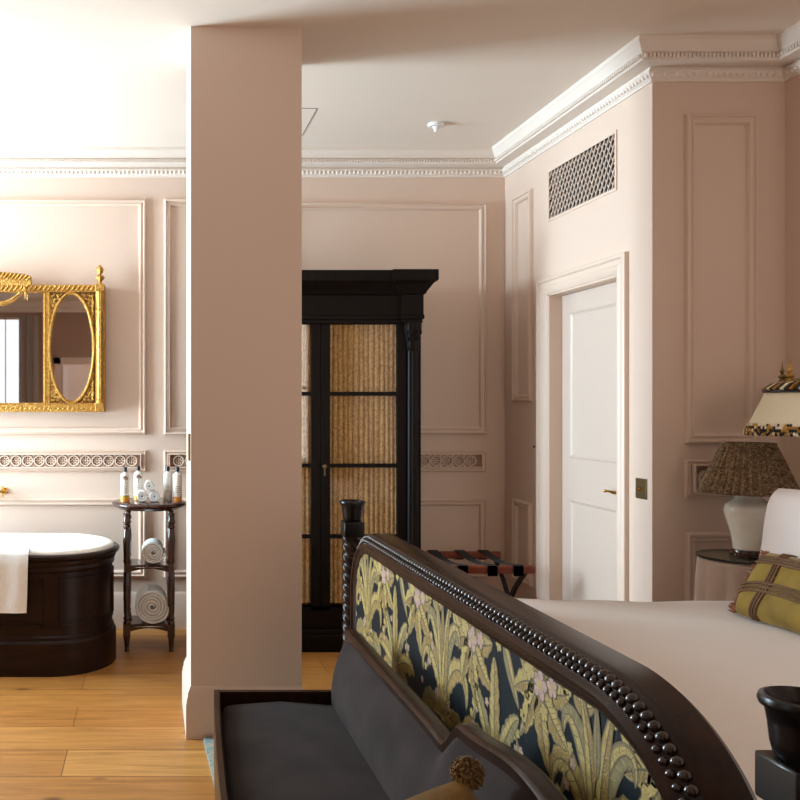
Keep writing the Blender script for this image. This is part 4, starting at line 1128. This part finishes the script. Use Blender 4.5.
for x, y in ((.25, by1_ - .04), (.67, by1_ - .03), (.25, by0_ + .03), (.67, by0_ + .03), (xfront(byc) + .03, byc), (.67, byc)):
    m = MB(); m.lathe(x, y, [(.014, .012), (.018, .03), (.015, .05), (.022, .20), (.026, .26), (.020, .28), (.026, .30), (.026, .335)], 18); m.build('leg', BEDW, bn, smooth=40)

# ochre cushion with a pompom on the bench
F, Bk = pillow_axes((.580, 1.60, .792), (-.93, -.30, -.2), (-.2, -.35, -.86), .34, .33, .14)
oc = mkpillow(F, Bk).build('cushion', OCHRE, smooth=80, label='ochre velvet cushion with a fluffy pompom lying on the grey bench', cat='cushion')
m = MB(); random.seed(11); pc = Vector((.577, 1.60, .785))
m.sphere(pc, .018, 10, 8)
for k in range(340):
    t = random.uniform(0, 2 * PI); q = math.acos(random.uniform(-1, 1)); d = Vector((math.sin(q) * math.cos(t), math.sin(q) * math.sin(t), math.cos(q)))
    m.tube([pc + d * .012, pc + d * random.uniform(.026, .032)], [.0028, .0022], 4)
m.build('pompom', OCHRE, oc, smooth=0)

# ------------------------------------------------------------ bedside table and lamp
NX, NY, NZ = 2.552, 3.755, .817
nt_ = thing('bedside_table', 'round skirted table with pinkish linen cloth and glass top beside the bed', 'table', (NX, NY, 0))
m = MB(); fo = lambda a, z: 1 + (.045 * math.cos(13 * a + .6 * math.sin(3 * a))) * min(1, max(0, (NZ - z) / .10))
prf = [(.02, NZ - .010), (.208, NZ - .010), (.216, NZ - .014), (.219, NZ - .03)] + [(.219 + .022 * k / 8, NZ - .03 - (NZ - .05) * k / 8) for k in range(1, 9)]
prf = [(r * .85, z) for r, z in prf]
m.lathe(NX, NY, prf, 156, fn=fo); m.build('table_skirt', SKIRT, nt_, smooth=80)
m = MB(); m.lathe(NX, NY, [(.02, NZ - .008), (.186, NZ - .008), (.189, NZ - .004), (.186, NZ), (.02, NZ)], 80); m.build('glass_top', TGLASS, nt_, smooth=40)
m = MB(); m.lathe(NX, NY, [(.1875, NZ - .010), (.191, NZ - .008), (.191, NZ + .0005), (.1875, NZ + .001)], 80, cap=False); m.build('glass_edge', BLKPL, nt_)
lx = NX + .012; ly = NY + .015
lp = thing('table_lamp', 'cream ginger-jar table lamp with brown pleated shade on the bedside table', 'lamp', (lx, ly, NZ))
m = MB(); m.lathe(lx, ly, [(r * .85, z) for r, z in [(.070, NZ + .001), (.084, NZ + .003), (.084, NZ + .013), (.076, NZ + .018), (.074, NZ + .026), (.060, NZ + .030)]], 40); m.build('lamp_base', TABW, lp)
m = MB(); z0 = NZ + .029
m.lathe(lx, ly, [(r * .85, z) for r, z in [(.066, z0), (.068, z0 + .006), (.070, z0 + .03), (.078, z0 + .07), (.092, z0 + .11), (.104, z0 + .145), (.107, z0 + .165), (.102, z0 + .185), (.086, z0 + .203), (.068, z0 + .212), (.060, z0 + .222), (.060, z0 + .232), (.068, z0 + .240), (.066, z0 + .246), (.03, z0 + .248)]], 56); m.build('lamp_body', CERAM, lp, smooth=60)
m = MB(); m.tube([(lx, ly, z0 + .24), (lx, ly, 1.30)], .006, 10)
for k in range(3):
    a = 2 * PI * k / 3; m.tube([(lx, ly, 1.296), (lx + .096 * math.cos(a), ly + .096 * math.sin(a), 1.296)], .0025, 6)
m.build('stem', BRASS, lp)
m = MB(); pl = lambda a, z: 1 + .048 * math.cos(36 * a + .5 * math.sin(5 * a)) * (1 if z < 1.29 else .5)
pf = [(.108, 1.300), (.117, 1.302), (.117, 1.288), (.120, 1.284), (.150, 1.225), (.180, 1.16), (.208, 1.105), (.212, 1.098), (.210, 1.090), (.205, 1.086)]; pf = [(r * .84, z) for r, z in pf]
m.lathe(lx, ly, pf, 352, fn=pl, cap=False)
m.lathe(lx, ly, [(r - .004, z) for r, z in pf][::-1], 352, fn=pl, cap=False)
m.build('lamp_shade', IKAT, lp, smooth=70)

# ------------------------------------------------------------ wall lamp with cream shade
sx_, sy_ = 2.69, 3.60
sc = thing('wall_lamp', 'wall lamp with cream tapered shade, striped braid and little gilt finials above the bed', 'lamp', (XR, sy_, 1.50))
m = MB(); zb, zt2 = 1.372, 1.525
m.lathe(sx_, sy_, [(.206, zb), (.139, zt2), (.136, zt2), (.203, zb)], 64, cap=False); m.build('lamp_shade', SHADEC, sc, smooth=50)
m = MB()
random.seed(21)
for q, (rr_, zz_) in enumerate(((.205, zb + .008), (.209, zb - .002), (.212, zb - .013), (.214, zb - .025))):
    for k in range(150):
        a = 2 * PI * (k + .5 * (q % 2)) / 150
        m.sphere((sx_ + rr_ * math.cos(a), sy_ + rr_ * math.sin(a), zz_ - (.004 * (k % 2) if q == 3 else 0)), (.0062, .0062, .0075), 6, 4, mi=random.choice((0, 0, 0, 1, 1, 2)) if q else random.choice((2, 2, 1, 0)))
m.build('fringe', [BLKPL, GOLD, SHADEC], sc)
m = MB()
for k in range(56):
    a = 2 * PI * k / 56
    for j in range(1):
        m.tube([(sx_ + .151 * math.cos(a), sy_ + .151 * math.sin(a), zt2 - .002), (sx_ + .126 * math.cos(a + .05), sy_ + .126 * math.sin(a + .05), zt2 + .020), (sx_ + .096 * math.cos(a + .08), sy_ + .096 * math.sin(a + .08), zt2 + .030)], [.010, .008, .005], 6, mi=(0, 1, 0, 2)[k % 4])
m.tube([(sx_ + .148 * math.cos(2 * PI * k / 48), sy_ + .148 * math.sin(2 * PI * k / 48), zt2 - .006) for k in range(48)], .007, 6, closed=True, mi=0)
m.build('top_braid', [BLKPL, GOLD, SHADEC], sc)
m = MB()
for k in range(8):
    a = PI + 2 * PI * k / 8 + .2; fx, fy = sx_ + .084 * math.cos(a), sy_ + .084 * math.sin(a); z = zt2 + .026
    m.lathe(fx, fy, [(.014, z), (.016, z + .010), (.008, z + .018), (.015, z + .028), (.012, z + .036), (.005, z + .042), (.009, z + .052), (.004, z + .064), (.001, z + .092)], 12, mi=k % 2)
    fx2, fy2 = sx_ + .084 * math.cos(a + PI / 8), sy_ + .084 * math.sin(a + PI / 8)
m.tube([(sx_ + .084 * math.cos(2 * PI * k / 40), sy_ + .084 * math.sin(2 * PI * k / 40), zt2 + .034) for k in range(40)], .010, 8, closed=True, mi=1)
m.build('finial_ring', [GOLD, OLDBR], sc)
m = MB(); m.tube([(XR, sy_, 1.50), (XR - .015, sy_, 1.50)], .045, 20); m.tube([(XR - .01, sy_, 1.50), (XR - .08, sy_, 1.47), (sx_, sy_, 1.45), (sx_, sy_, 1.55)], .008, 10)
for k in range(3):
    a = 2 * PI * k / 3 + .4; m.tube([(sx_, sy_, zt2 + .004), (sx_ + .138 * math.cos(a), sy_ + .138 * math.sin(a), zt2 - .002)], .003, 6)
m.build('bracket', BRASS, sc)
